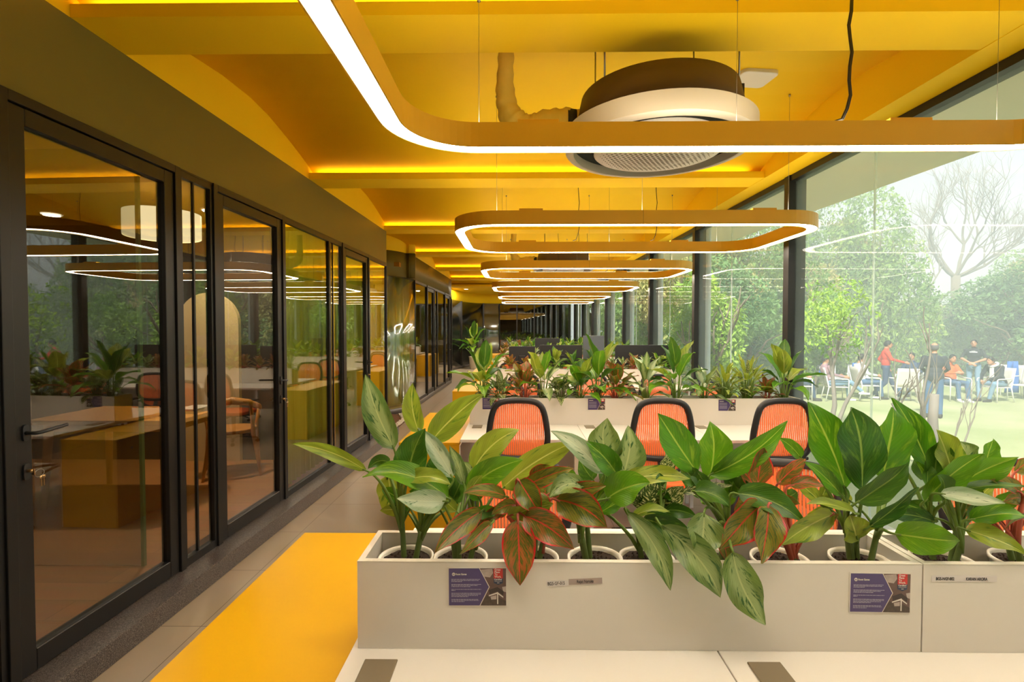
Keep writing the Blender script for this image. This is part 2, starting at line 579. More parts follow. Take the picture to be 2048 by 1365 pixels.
# ------------------------------------------------------------------ mesh builder
class MB:
    def __init__(self):
        self.v, self.f, self.m, self.s, self.uv, self.var = [], [], [], [], [], []
        self.mats = []
        self.has_uv = False

    def mi(self, mat):
        mat = MATS[mat] if isinstance(mat, str) else mat
        if mat not in self.mats:
            self.mats.append(mat)
        return self.mats.index(mat)

    def face(self, idx, mi, smooth=False, uv=None, var=(0, 0)):
        self.f.append(idx)
        self.m.append(mi)
        self.s.append(smooth)
        self.uv.append(uv)
        self.var.append(var)

    def box(self, a, b, mat, M=None):
        mi = self.mi(mat)
        k = len(self.v)
        x0, x1 = min(a[0], b[0]), max(a[0], b[0])
        y0, y1 = min(a[1], b[1]), max(a[1], b[1])
        z0, z1 = min(a[2], b[2]), max(a[2], b[2])
        for z in (z0, z1):
            for x, y in ((x0, y0), (x1, y0), (x1, y1), (x0, y1)):
                p = Vector((x, y, z))
                self.v.append(M @ p if M else p)
        for q in ((0, 3, 2, 1), (4, 5, 6, 7), (0, 1, 5, 4), (1, 2, 6, 5), (2, 3, 7, 6), (3, 0, 4, 7)):
            self.face([k + i for i in q], mi)
        return self

    def prism(self, pts, z0, z1, mat, M=None, axis='Z', smooth=False):
        """extrude a 2-D polygon; axis Z: (x,y); Y: (x,z) along y; X: (y,z) along x"""
        mi = self.mi(mat)
        k = len(self.v)
        n = len(pts)
        for z in (z0, z1):
            for a, b in pts:
                p = Vector((a, b, z)) if axis == 'Z' else Vector((a, z, b)) if axis == 'Y' else Vector((z, a, b))
                self.v.append(M @ p if M else p)
        self.face([k + i for i in range(n)][::-1], mi)
        self.face([k + n + i for i in range(n)], mi)
        for i in range(n):
            j = (i + 1) % n
            self.face([k + i, k + j, k + n + j, k + n + i], mi, smooth)
        return self

    def tube(self, path, r, mat, n=10, cap=True, flat=1.0, closed=False):
        mi = self.mi(mat)
        path = [Vector(p) for p in path]
        L = len(path)
        rs = r if isinstance(r, (list, tuple)) else [r] * L
        up = None
        rings = []
        for i, p in enumerate(path):
            if closed:
                t = path[(i + 1) % L] - path[i - 1]
            else:
                t = path[min(i + 1, L - 1)] - path[max(i - 1, 0)]
            if t.length < 1e-9:
                t = Vector((0, 0, 1))
            t.normalize()
            if up is None:
                up = Vector((0, 0, 1)) if abs(t.z) < 0.9 else Vector((0, 1, 0))
            a = t.cross(up)
            if a.length < 1e-6:
                a = t.orthogonal()
            a.normalize()
            b = a.cross(t).normalized()
            up = b
            k = len(self.v)
            for j in range(n):
                an = 2 * PI * j / n
                self.v.append(p + a * math.cos(an) * rs[i] + b * math.sin(an) * rs[i] * flat)
            rings.append(k)
        for i in range(L if closed else L - 1):
            k0, k1 = rings[i], rings[(i + 1) % L]
            for j in range(n):
                j2 = (j + 1) % n
                self.face([k0 + j, k0 + j2, k1 + j2, k1 + j], mi, True)
        if cap and not closed:
            self.face([rings[0] + j for j in range(n)][::-1], mi)
            self.face([rings[-1] + j for j in range(n)], mi)
        return self

    def lathe(self, prof, mat, n=32, c=(0, 0, 0), smooth=True, M=None):
        """prof: list of (r, z)"""
        mi = self.mi(mat)
        c = Vector(c)
        rings = []
        for r, z in prof:
            k = len(self.v)
            if r < 1e-6:
                p = c + Vector((0, 0, z))
                self.v.append(M @ p if M else p)
                rings.append((k, 1))
            else:
                for j in range(n):
                    an = 2 * PI * j / n
                    p = c + Vector((r * math.cos(an), r * math.sin(an), z))
                    self.v.append(M @ p if M else p)
                rings.append((k, n))
        for (k0, n0), (k1, n1) in zip(rings, rings[1:]):
            for j in range(n):
                j2 = (j + 1) % n
                if n0 == 1 and n1 == 1:
                    continue
                if n0 == 1:
                    self.face([k0, k1 + j2, k1 + j], mi, smooth)
                elif n1 == 1:
                    self.face([k0 + j, k0 + j2, k1], mi, smooth)
                else:
                    self.face([k0 + j, k0 + j2, k1 + j2, k1 + j], mi, smooth)
        return self

    def grid(self, pts, mat, smooth=True, closed_u=False):
        """pts: rows of points"""
        mi = self.mi(mat)
        k = len(self.v)
        R, Cn = len(pts), len(pts[0])
        for row in pts:
            for p in row:
                self.v.append(Vector(p))
        for i in range(R - 1):
            for j in range(Cn if closed_u else Cn - 1):
                j2 = (j + 1) % Cn
                self.face([k + i * Cn + j, k + i * Cn + j2, k + (i + 1) * Cn + j2, k + (i + 1) * Cn + j], mi, smooth)
        return self

    def build(self, name, parent=None, loc=None, bevel=0.0, seg=2, solid=0.0, local=None):
        me = bpy.data.meshes.new(name)
        vs = self.v
        if local is not None:
            lv = Vector(local)
            vs = [Vector(p) - lv for p in vs]
        me.from_pydata([tuple(p) for p in vs], [], self.f)
        for mt in self.mats:
            me.materials.append(mt)
        me.polygons.foreach_set('material_index', self.m)
        me.polygons.foreach_set('use_smooth', self.s)
        if self.has_uv:
            u = me.uv_layers.new(name='UVMap')
            w = me.uv_layers.new(name='Var')
            ud, wd = [], []
            for fi, f in enumerate(self.f):
                q = self.uv[fi]
                for j in range(len(f)):
                    ud += list(q[j]) if q else [0.0, 0.0]
                    wd += list(self.var[fi])
            u.data.foreach_set('uv', ud)
            w.data.foreach_set('uv', wd)
        me.update()
        o = bpy.data.objects.new(name, me)
        COL.objects.link(o)
        if parent:
            o.parent = parent
        if loc is not None:
            o.location = loc
        if solid:
            md = o.modifiers.new('solid', 'SOLIDIFY')
            md.thickness = solid
            md.offset = 0
        if bevel:
            md = o.modifiers.new('bevel', 'BEVEL')
            md.width = bevel
            md.segments = seg
            md.limit_method = 'ANGLE'
            md.angle_limit = rad(40)
        return o


def tag(o, label, cat=None, group=None, kind=None):
    if label:
        o['label'] = label
    if cat:
        o['category'] = cat
    if group:
        o['group'] = group
    if kind:
        o['kind'] = kind
    return o


def thing(name, label, cat, loc=(0, 0, 0), rz=0, group=None):
    o = bpy.data.objects.new(name, None)
    o.empty_display_size = 0.1
    COL.objects.link(o)
    o.location = loc
    o.rotation_euler = (0, 0, rz)
    return tag(o, label, cat, group)


def structure(o, label=None):
    o['kind'] = 'structure'
    if label:
        o['label'] = label
    return o


KIDS = {}


def copy_tree(o, parent=None):
    c = o.copy()
    COL.objects.link(c)
    if parent:
        c.parent = parent
    for ch in [x for x in bpy.data.objects if x.parent == o]:
        copy_tree(ch, c)
    return c


def dup(o, loc, rz=0.0, label=None, group=None, scale=None):
    c = copy_tree(o)
    c.location = loc
    c.rotation_euler = (0, 0, rz)
    if label:
        c['label'] = label
    if group:
        c['group'] = group
    if scale:
        c.scale = (scale, scale, scale)
    return c


def ss(t):
    return t * t * (3 - 2 * t)


def bez(a, b, c, t):
    return a * (1 - t) ** 2 + b * 2 * t * (1 - t) + c * t * t

# ------------------------------------------------------------------ room shell
ZT = 3.05            # underside of the beams, top of the olive band
ZG = 2.58            # head of the glass partition
YEND = 22.6
ML = Matrix.Translation((-2.14, 0, 0)) @ Matrix.Rotation(-0.025, 4, 'Z')     # left partition, local y runs along it
MR = Matrix.Translation((2.68, 0, 0)) @ Matrix.Rotation(0.0195, 4, 'Z')      # window wall


def WL(y):
    return -2.14 + 0.025 * y


def WR(y):
    return 2.68 - 0.0195 * y


structure(MB().prism([(-2.6, -4), (2.80, -4), (2.36, YEND), (-2.9, YEND)], -0.45, 0.0, 'floor_tiles').build('floor'))
structure(MB().box((-5.6, -4, 0.0), (-2.22, 7.5, 0.12), 'wood_floor').build('floor'), )

# ceiling: one scooped bay between each pair of beams
BEAMS = [-2.62, -0.16, 2.34, 4.86, 7.34, 9.8, 12.25, 14.7, 17.1]
PROF = [(.32, 3.06), (.32, 3.22), (.42, 3.262), (.6, 3.302), (.85, 3.343), (1.15, 3.375), (1.5, 3.382), (1.75, 3.358),
        (1.95, 3.32), (2.15, 3.275), (2.32, 3.232), (2.46, 3.192), (2.56, 3.158), (2.63, 3.12), (2.66, 3.075)]


def ceil_z(y):
    for k, b in enumerate(BEAMS[:-1]):
        pitch = BEAMS[k + 1] - b
        s = (y - b) / pitch * 2.5
        if b <= y < BEAMS[k + 1]:
            for (a, za), (c, zc) in zip(PROF, PROF[1:]):
                if a <= s <= c and c > a:
                    return za + (zc - za) * (s - a) / (c - a)
            return ZT
    return 3.2


mb = MB()
for b, b2 in zip(BEAMS, BEAMS[1:]):
    k = (b2 - b) / 2.5
    # refine the profile so that it reads as a smooth curve
    ys = [b + s * k if s > .33 else b + s for s, z in PROF]
    rows = [[(-2.62, y, z), (2.51 - .01474 * (y + 4), y, z)] for y, (s, z) in zip(ys, PROF)]
    mb.grid(rows, 'yellow_paint')
yb = BEAMS[-1] + .32
mb.grid([[(-2.9, yb, 3.06), (2.43, yb, 3.06)], [(-2.9, yb, 3.12), (2.43, yb, 3.12)], [(-2.9, YEND, 3.12), (2.43, YEND, 3.12)]], 'yellow_paint', smooth=False)
structure(mb.build('ceiling', solid=0.02))
structure(MB().box((-5.8, -4.2, 3.46), (2.9, YEND + 3, 3.7), 'wall_outside').build('ceiling'))

for i, b in enumerate(BEAMS):
    x0 = WL(b) if b < 7.3 else -2.45 if b < 9 else -2.3
    mb = MB()
    mb.prism([(b, ZT), (b + .32, ZT), (b + .32, ZT + .05), (b + .30, ZT + .05), (b + .30, ZT + .02), (b + .025, ZT + .02), (b + .025, ZT + .062), (b, ZT + .062)],
             x0, 2.504 - .01474 * (b + 4.1), 'yellow_paint', axis='X')
    structure(mb.build('trim_%d' % (i + 1)))
    if i < 8 and i != 0:
        place = ['behind the camera', 'nearest beam, at the top edge of the view', 'second beam, behind the round air conditioner', 'third beam', 'fourth beam', 'fifth beam', 'sixth beam', 'seventh beam'][i - 1]
        xl = 2.38 if i < 3 else 2.26
        o = MB().box((x0 + .04, b + .028, ZT + .034), (xl, b + .046, ZT + .054), 'cove_light').build('cove_light_strip')
        tag(o, 'glowing amber cove light strip on the ' + place, 'light strip', 'cove light strips')

# right longitudinal soffit and bulkhead
structure(MB().prism([(2.44 + .06, -4), (2.44 - .0147 * YEND, YEND), (WR(YEND) + .12, YEND), (WR(-4) + .12, -4)][::-1], ZT - .003, 3.46, 'yellow_paint').build('trim_20'))

# left: olive band, yellow wall above it
L1 = 7.46
structure(MB().box((-.14, -4, ZG), (0, L1, ZT), 'olive_paint', ML).build('trim_21'))
structure(MB().box((-.14, -4, ZT), (-.002, L1, 3.46), 'yellow_paint', ML).build('wall_left'))
structure(MB().box((-.10, -4, 0.0), (.16, L1 + .05, .115), 'granite', ML).build('baseboard_left', bevel=.006))
structure(MB().box((-.03, -4, ZG - .012), (.008, L1, ZG), 'black_metal', ML).build('trim_22'))

# rooms behind the partition
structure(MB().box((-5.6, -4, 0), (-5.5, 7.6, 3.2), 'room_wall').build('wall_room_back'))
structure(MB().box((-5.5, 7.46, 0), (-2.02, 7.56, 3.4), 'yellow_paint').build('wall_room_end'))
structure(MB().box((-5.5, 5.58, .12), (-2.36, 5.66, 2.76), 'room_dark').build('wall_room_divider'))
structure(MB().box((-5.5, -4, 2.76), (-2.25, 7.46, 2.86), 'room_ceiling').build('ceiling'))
structure(MB().box((-5.6, -4.1, 0), (2.9, -4.0, 3.5), 'room_wall').build('wall_back'))
o = MB().box((-5.45, 3.055, .12), (-2.34, 3.067, 2.7), 'glass_partition').build('window_30')
structure(o)
g = MB().box((-2.34, 3.05, .12), (-2.322, 3.072, 2.7), 'glass_edge').build('pane_edge', parent=o)


# ---- glazed partition: posts, fixed panes and three doors
def lbox(mb, y0, y1, z0, z1, mat='black_metal', x0=-.06, x1=.02, M=ML):
    mb.box((x0, y0, z0), (x1, y1, z1), mat, M)


def fixed_pane(n, y0, y1, M=ML, fw=.024, z0=.115, z1=ZG, extra=None, glass='glass_partition', x0=-.034, x1=.006):
    e = thing('window_%d' % n, None, None)
    e['kind'] = 'structure'
    mb = MB()
    lbox(mb, y0, y0 + fw, z0, z1, x0=x0, x1=x1, M=M)
    lbox(mb, y1 - fw, y1, z0, z1, x0=x0, x1=x1, M=M)
    lbox(mb, y0 + fw, y1 - fw, z0, z0 + .05, x0=x0, x1=x1, M=M)
    lbox(mb, y0 + fw, y1 - fw, z1 - .05, z1, x0=x0, x1=x1, M=M)
    if extra:
        lbox(mb, extra - .007, extra + .007, z0 + .05, z1 - .05, x0=-.022, x1=-.004, M=M)
    mb.build('window_frame', parent=e)
    xm = (x0 + x1) / 2
    MB().box((xm - .004, y0 + fw, z0 + .05), (xm + .004, y1 - fw, z1 - .05), glass, M).build('glass_pane', parent=e)
    return e


def glass_door(n, y0, y1, handle_left, M=ML, z0=.115, z1=ZG, keys=True, first=False):
    e = thing('door_%d' % n, None, None)
    e['kind'] = 'structure'
    fr = .045
    mb = MB()                                       # jambs and head
    lbox(mb, y0, y0 + fr, z0, z1, x0=-.05, x1=.018, M=M)
    lbox(mb, y1 - fr, y1, z0, z1, x0=-.05, x1=.018, M=M)
    lbox(mb, y0 + fr, y1 - fr, z1 - fr, z1, x0=-.05, x1=.018, M=M)
    mb.build('door_jamb', parent=e, bevel=.002, seg=1)
    a, b, st = y0 + fr + .004, y1 - fr - .004, .072
    zt = z1 - fr - .004
    mb = MB()
    lbox(mb, a, a + st, z0 + .006, zt, x0=-.05, x1=.006, M=M)
    lbox(mb, b - st, b, z0 + .006, zt, x0=-.05, x1=.006, M=M)
    lbox(mb, a + st, b - st, z0 + .006, z0 + .10, x0=-.05, x1=.006, M=M)
    lbox(mb, a + st, b - st, zt - .075, zt, x0=-.05, x1=.006, M=M)
    mb.build('door_leaf', parent=e, bevel=.003, seg=1)
    MB().box((-.026, a + st, z0 + .10), (-.018, b - st, zt - .075), 'glass_partition', M).build('glass_pane', parent=e)
    # lever handle on a rounded plate, lock plate below
    yc = a + st * .55 if handle_left else b - st * .55
    sg = 1 if handle_left else -1
    zc = 1.16
    mb = MB()

    def plate(cz, mbx):
        pts = []
        for k in range(20):
            an = 2 * PI * k / 20
            ca, sa = math.cos(an), math.sin(an)
            pts.append((yc + .014 * (abs(ca) ** .5) * (1 if ca > 0 else -1), cz + .034 * (abs(sa) ** .6) * (1 if sa > 0 else -1)))
        mbx.prism(pts, .006, .016, 'black_plastic', M, axis='X')
    plate(zc, mb)
    mb.tube([M @ Vector((.012, yc, zc)), M @ Vector((.058, yc, zc)), M @ Vector((.066, yc + sg * .01, zc + .001)), M @ Vector((.068, yc + sg * .13, zc + .012))],
            [.010, .010, .010, .009], 'black_plastic', n=12, flat=.8)
    mb.build('door_handle', parent=e)
    mb = MB()
    plate(zc - .165, mb)
    lp_ = mb.build('lock_plate', parent=e)
    mb = MB()
    mb.lathe([(0, 0), (.008, 0), (.008, .03), (0, .03)], 'brass', n=12, M=M @ Matrix.Translation((.012, yc, zc - .16)) @ Matrix.Rotation(PI / 2, 4, 'Y'))
    mb.build('lock_cylinder', parent=lp_)
    if keys:
        k = thing('key_ring', 'small bunch of brass keys in the lock of the ' + ('nearest glass door' if first else 'middle glass door'), 'keys')
        base = M @ Vector((.046, yc + .006, zc - .16))
        mb = MB()
        mb.box((.036, yc - .002, zc - .178), (.048, yc + .002, zc - .152), 'brass', M)
        mb.build('key', parent=k)
        ring = [base + Vector((0, .022 * math.sin(t), -.012 + .016 * math.cos(t))) + Vector((0, .016, -.004)) for t in [2 * PI * i / 20 for i in range(20)]]
        MB().tube(ring, .0012, 'steel', n=6, closed=True).build('ring', parent=k)
        for j, dx in enumerate((-.005, .006)):
            c = base + Vector((0, .03 + dx, -.03))
            mb = MB()
            mb.lathe([(0, -.001), (.008, -.001), (.008, .001), (0, .001)], 'brass', n=12, M=Matrix.Translation(c - Vector((0, 0, .006))) @ Matrix.Rotation(PI / 2, 4, 'Y'))
            mb.box(c + Vector((-.001, -.002, -.045)), c + Vector((.001, .002, -.01)), 'brass')
            mb.build('key', parent=k)
    return e


fixed_pane(1, -2.1, -.55)
fixed_pane(2, -.55, 1.0)
fixed_pane(3, 1.0, 1.99)
glass_door(1, 1.99, 3.04, True, first=True)
fixed_pane(4, 3.04, 3.36, extra=3.185)
glass_door(2, 3.36, 4.34, False)
fixed_pane(5, 4.34, 5.33)
fixed_pane(6, 5.33, 5.68, extra=5.44)
glass_door(3, 5.68, 6.63, False, keys=False)
fixed_pane(7, 6.63, 7.46)

# curtains, furniture and lamp in the rooms
def curtain(x, y0, y1, z0, z1, n, amp, label):
    rows = []
    cols = n * 8
    for iz in range(7):
        z = z0 + (z1 - z0) * iz / 6
        r = []
        for i in range(cols + 1):
            t = i / cols
            ph = t * n * 2 * PI
            r.append((x + amp * math.sin(ph + .4 * math.sin(ph * .37)) * (1 + .15 * math.sin(iz + ph * .2)), y0 + (y1 - y0) * t + amp * .4 * math.sin(2 * ph), z))
        rows.append(r)
    mb = MB().grid(rows, 'curtain_green')
    return tag(mb.build('curtain', solid=.003), label, 'curtain', 'green curtains behind the glass partition')


curtain(-2.135, 4.46, 5.55, .16, 2.70, 10, .03, 'yellow-green curtain in soft folds between the second and third glass doors')
curtain(-2.10, 5.72, 6.85, .16, 2.70, 5, .022, 'yellow-green curtain drawn behind the third glass door')

t = thing('meeting_table', 'light oak table with tapering legs inside the glass room', 'table', (-3.35, 4.35, .12))
MB().prism([(x, y) for x, y in ((-.62, -.38), (.55, -.38), (.6, -.33), (.6, .33), (.55, .38), (-.62, .38))], .70, .74, 'oak').build('table_top', parent=t, bevel=.006)
for sx_ in (-1, 1):
    for sy in (-1, 1):
        MB().tube([(sx_ * .5, sy * .3, .70), (sx_ * .53, sy * .33, 0)], [.035, .022], 'oak', n=12).build('leg', parent=t)
MB().box((-.5, -.28, .63), (.5, .28, .70), 'oak').build('apron', parent=t)
o = MB().box((-2.98, 4.3, .861), (-2.80, 4.56, .90), 'card_white').build('paper_stack', bevel=.002)
tag(o, 'white paper stack lying on the oak table in the glass room', 'paper')
t = thing('wooden_chair', 'oak armchair with curved backrest inside the glass room', 'chair', (-2.95, 5.12, .12), .5)
mb = MB()
mb.prism([(.24 * math.cos(a) * (1 if abs(math.cos(a)) < .9 else .95), .22 * math.sin(a)) for a in [2 * PI * i / 24 for i in range(24)]], .42, .46, 'oak')
mb.build('seat', parent=t, bevel=.01)
MB().tube([(-.26, .05, .64), (-.25, -.12, .68), (-.15, -.24, .74), (0, -.27, .77), (.15, -.24, .74), (.25, -.12, .68), (.26, .05, .64)], [.018, .02, .026, .03, .026, .02, .018], 'oak', n=10, flat=1.3).build('backrest', parent=t)
for sx_ in (-1, 1):
    MB().tube([(sx_ * .25, .06, .65), (sx_ * .22, .12, .42), (sx_ * .25, .22, 0)], [.016, .022, .013], 'oak', n=10).build('leg', parent=t)
    MB().tube([(sx_ * .17, -.2, .74), (sx_ * .19, -.18, .42), (sx_ * .25, -.30, 0)], [.014, .022, .013], 'oak', n=10).build('leg', parent=t)
t = thing('pendant_lamp', 'round cream drum pendant lamp hanging in the glass room', 'lamp', (-2.95, 4.15, 2.36))
MB().lathe([(.27, 0), (.275, .003), (.275, .20), (.27, .20), (.268, .004), (0, .004)], 'lamp_white', n=40).build('lamp_shade', parent=t)
MB().tube([(0, 0, .004), (0, 0, .42)], .003, 'cable_black', n=6).build('cord', parent=t)
for (x, y) in ((-4.7, 1.1), (-3.0, 4.9), (-3.0, 6.4)):  # fill lamps added to brighten the rooms and curtains
    t = thing('room_fill_lamp', 'added round fill lamp in the glass room ceiling, ' + {1.1: 'before the nearest door', 4.9: 'above the oak chair', 6.4: 'behind the third door'}[y], 'downlight', (x, y, 2.752), 0, 'fill lamps added in the glass rooms')
    MB().lathe([(0, 0), (.06, 0), (.075, -.003), (.08, 0.004)], 'downlight', n=20).build('lamp', parent=t)
    ld = bpy.data.lights.new('room_fill_light', 'AREA')
    ld.shape = 'DISK'
    ld.size = .12
    ld.energy = 7 if y < 3 else 18
    ld.color = (1.0, .84, .62)
    lo_ = bpy.data.objects.new('room_fill_light', ld)
    COL.objects.link(lo_)
    lo_.parent = t
    lo_.location = (0, 0, -.01)
apts = [(-3.78, .12)] + [(-3.44 + .34 * math.cos(a), 1.66 + .34 * math.sin(a)) for a in [PI - PI * i / 20 for i in range(21)]] + [(-3.10, .12)]
tag(MB().prism(apts, 5.52, 5.575, 'arch_panel', axis='Y').build('arched_panel'), 'tall beige panel with a rounded top on the end wall of the glass room', 'panel')

# ---- second, curved partition further on
PATH2 = [(-2.75, 9.05), (-2.52, 9.12), (-2.34, 9.25), (-2.20, 9.45), (-2.11, 9.72), (-2.06, 10.05)]
PATH2S = [(-2.06, 10.05), (-1.955, 14.8)]
PATH3 = [(-2.75, 16.6), (-2.56, 18.0), (-2.46, 19.2), (-2.28, 20.3), (-1.98, 21.3), (-1.5, 21.95), (-.8, 22.2)]
PATH3S = [(-.8, 22.2), (2.3, 22.35)]


def ribbon(mb, path, z0, z1, th, mat, sub=6):
    P2 = []
    for i in range(len(path) - 1):
        p0 = Vector(path[max(i - 1, 0)])
        p1, p2 = Vector(path[i]), Vector(path[i + 1])
        p3 = Vector(path[min(i + 2, len(path) - 1)])
        for k in range(sub):
            u = k / sub
            P2.append(.5 * ((2 * p1) + (p2 - p0) * u + (2 * p0 - 5 * p1 + 4 * p2 - p3) * u * u + (3 * p1 - p0 - 3 * p2 + p3) * u ** 3))
    P2.append(Vector(path[-1]))
    inn, outn = [], []
    for i, p in enumerate(P2):
        t_ = (P2[min(i + 1, len(P2) - 1)] - P2[max(i - 1, 0)]).normalized()
        nrm = Vector((-t_.y, t_.x))
        inn.append(p)
        outn.append(p + nrm * th)
    k = len(mb.v)
    mi = mb.mi(mat)
    n = len(P2)
    for z in (z0, z1):
        for q in (inn, outn):
            for p in q:
                mb.v.append(Vector((p.x, p.y, z)))
    for i in range(n - 1):
        for a, b in (((0), (2 * n)),):
            mb.face([k + i, k + i + 1, k + 2 * n + i + 1, k + 2 * n + i], mi, True)
            mb.face([k + n + i + 1, k + n + i, k + 3 * n + i, k + 3 * n + i + 1], mi, True)
            mb.face([k + i + 1, k + i, k + n + i, k + n + i + 1], mi)
            mb.face([k + 2 * n + i, k + 2 * n + i + 1, k + 3 * n + i + 1, k + 3 * n + i], mi)
    mb.face([k, k + 2 * n, k + 3 * n, k + n], mi)
    mb.face([k + n - 1, k + 2 * n - 1, k + 4 * n - 1, k + 3 * n - 1], mi)
    return mb


structure(ribbon(MB(), PATH2 + PATH2S[1:], ZG, ZT, .12, 'olive_paint').build('trim_23'))
structure(ribbon(MB(), PATH2 + PATH2S[1:], 0, .10, .14, 'granite').build('baseboard_left_far'))
structure(ribbon(MB(), PATH2 + PATH2S[1:], ZT, 3.46, .12, 'yellow_paint').build('wall_left_far'))
structure(ribbon(MB(), PATH2, .10, ZG, .012, 'glass_curved').build('window_8'))
structure(MB().box((-2.62, 7.5, ZT), (-2.5, 9.3, 3.46), 'yellow_paint').build('wall_recess'))
structure(MB().box((-2.62, 7.55, 0), (-2.5, 9.3, ZT), 'olive_paint').build('wall_recess'))
M2 = Matrix.Translation((-2.06, 10.05, 0)) @ Matrix.Rotation(-math.atan2(.105, 4.75), 4, 'Z')
seg2 = [(0, 1.15, 'w'), (1.15, 2.05, 'd'), (2.05, 2.45, 'w'), (2.45, 3.55, 'w'), (3.55, 4.4, 'd'), (4.4, 4.74, 'w')]
for i, (a, b, k) in enumerate(seg2):
    if k == 'w':
        fixed_pane(9 + i, a, b, M=M2, z0=.10)
    else:
        glass_door(4 + (i > 2), a, b, False, M=M2, z0=.10, keys=False)
# curtain behind the curved corner
rows = []
for iz in range(5):
    r = []
    for i in range(97):
        u = i / 96
        j = min(int(u * 5), 4)
        w_ = u * 5 - j
        p0, p1 = Vector(PATH2[j]), Vector(PATH2[j + 1])
        p = p0.lerp(p1, w_)
        t_ = (p1 - p0).normalized()
        nn = Vector((-t_.y, t_.x))
        q = p + nn * (.14 + .03 * math.sin(u * 2 * PI * 11))
        r.append((q.x, q.y, .14 + 2.5 * iz / 4))
    rows.append(r)
tag(MB().grid(rows, 'curtain_green').build('curtain', solid=.003), 'yellow-green curtain behind the curved glass corner', 'curtain', 'green curtains behind the glass partition')
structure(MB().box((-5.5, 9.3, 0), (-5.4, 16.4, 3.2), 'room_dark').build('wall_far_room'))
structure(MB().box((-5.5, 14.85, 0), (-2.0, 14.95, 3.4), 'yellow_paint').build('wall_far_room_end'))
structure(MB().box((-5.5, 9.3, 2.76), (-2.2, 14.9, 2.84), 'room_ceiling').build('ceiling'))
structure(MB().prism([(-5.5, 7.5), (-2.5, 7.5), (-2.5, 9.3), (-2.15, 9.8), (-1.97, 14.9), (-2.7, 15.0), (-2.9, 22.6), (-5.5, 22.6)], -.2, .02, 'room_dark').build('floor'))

# planting bed with pebbles in the recess before the curved glass
o = MB().prism([(-2.5, 7.62), (-1.93, 7.62), (-1.93, 8.5), (-2.1, 9.0), (-2.5, 9.05)], .0, .05, 'bed_soil').build('planting_bed')
tag(o, 'brown planting bed on the floor before the curved glass corner', 'planting bed')
random.seed(4)
mb = MB()
for i in range(420):
    u = random.random()
    y = 7.65 + 1.35 * u
    x = -1.93 + random.uniform(-.05, .03) - (max(0, y - 8.5) * .35)
    r = random.uniform(.012, .024)
    mb.lathe([(0, -r * .6), (r, 0), (0, r * .7)], 'pebble', n=6, c=(x, y, .05 + random.uniform(0, .015)))
tag(mb.build('pebbles'), 'row of white pebbles edging the planting bed', 'pebbles', kind='stuff')

# ---- end of the hall: curved glazing, yellow band above, dark room behind
ZE = 2.72
structure(ribbon(MB(), PATH3 + PATH3S[1:], ZE, 3.46, .12, 'yellow_paint').build('wall_end'))
structure(ribbon(MB(), PATH3 + PATH3S[1:], 0, .10, .12, 'granite').build('baseboard_end'))
structure(ribbon(MB(), PATH3, .10, ZE, .012, 'glass_curved').build('window_20'))
structure(MB().box((-2.9, 14.9, 2.55), (-2.75, 17, 3.46), 'yellow_paint').build('wall_left_end'))
M3 = Matrix.Translation((-.8, 22.2, 0)) @ Matrix.Rotation(-math.atan2(3.1, .15), 4, 'Z')
for i in range(4):
    fixed_pane(21 + i, i * .775, (i + 1) * .775, M=M3, z0=.10, z1=ZE)
for (px_, py_) in ((-2.5, 18.8), (-2.28, 20.3), (-1.5, 21.95)):
    structure(MB().box((px_ - .02, py_ - .03, .1), (px_ + .04, py_ + .03, ZE), 'black_metal').build('trim_24'))
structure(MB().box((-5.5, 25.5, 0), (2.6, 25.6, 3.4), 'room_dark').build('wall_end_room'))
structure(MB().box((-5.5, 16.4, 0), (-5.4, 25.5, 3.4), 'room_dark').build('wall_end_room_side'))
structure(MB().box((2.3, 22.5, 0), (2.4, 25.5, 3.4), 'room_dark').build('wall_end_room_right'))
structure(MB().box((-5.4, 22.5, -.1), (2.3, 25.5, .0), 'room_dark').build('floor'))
t = thing('wall_screen', 'glowing violet television screen at the far end behind the curved glazing', 'television', (-2.9, 20.7, 1.5), rad(-62))
MB().box((-.5, 0, -.32), (.5, .05, .32), 'black_plastic').build('screen_frame', parent=t, bevel=.01)
MB().box((-.47, -.004, -.29), (.47, 0, .29), 'screen_glow').build('screen', parent=t)
t = thing('shelf_unit', 'dark bookshelf behind the curved glazing at the end of the hall', 'shelf', (-2.3, 23.6, 0))
for z in (.05, .5, .95, 1.4, 1.85):
    MB().box((-.38, -.16, z), (.38, .16, z + .03), 'room_dark').build('shelf', parent=t)
for x in (-.4, .38):
    MB().box((x, -.17, 0), (x + .02, .17, 1.9), 'room_dark').build('side_panel', parent=t)

# ---- window wall on the right
MUL = [-2.0, .22, 2.48, 4.81, 7.19, 9.43, 11.58, 13.7, 15.85, 18.0, 20.1, 22.1]
nw = 40
for i in range(len(MUL) - 1):
    e = thing('window_%d' % (nw + i), None, None)
    e['kind'] = 'structure'
    a, b = MUL[i], MUL[i + 1]
    mb = MB()
    mb.box((-.03, a - .045, 0), (.13, a + .045, ZT - .005), 'black_metal', MR)
    mb.box((-.02, a, ZT - .06), (.10, b, ZT - .005), 'black_metal', MR)
    mb.box((-.02, a, 0), (.10, b, .05), 'black_metal', MR)
    mb.build('window_frame', parent=e)
    mid = a + (b - a) * .545
    for (u, v) in ((a + .045, mid - .004), (mid + .004, b - .045)):
        MB().box((.03, u, .05), (.042, v, ZT - .06), 'glass_window', MR).build('glass_pane', parent=e)
    MB().box((.029, mid - .004, .05), (.043, mid + .004, ZT - .06), 'joint_seal', MR).build('glazing_joint', parent=e)
    if i >= 2:
        c = MR @ Vector((.22, a + .13, 0))
        q = .032 if i == 3 else .055
        MB().lathe([(q, -.45), (q, 3.12)], 'post_paint', n=20, c=(c.x - (.09 if i == 3 else 0), c.y, 0)).build('post', parent=e)
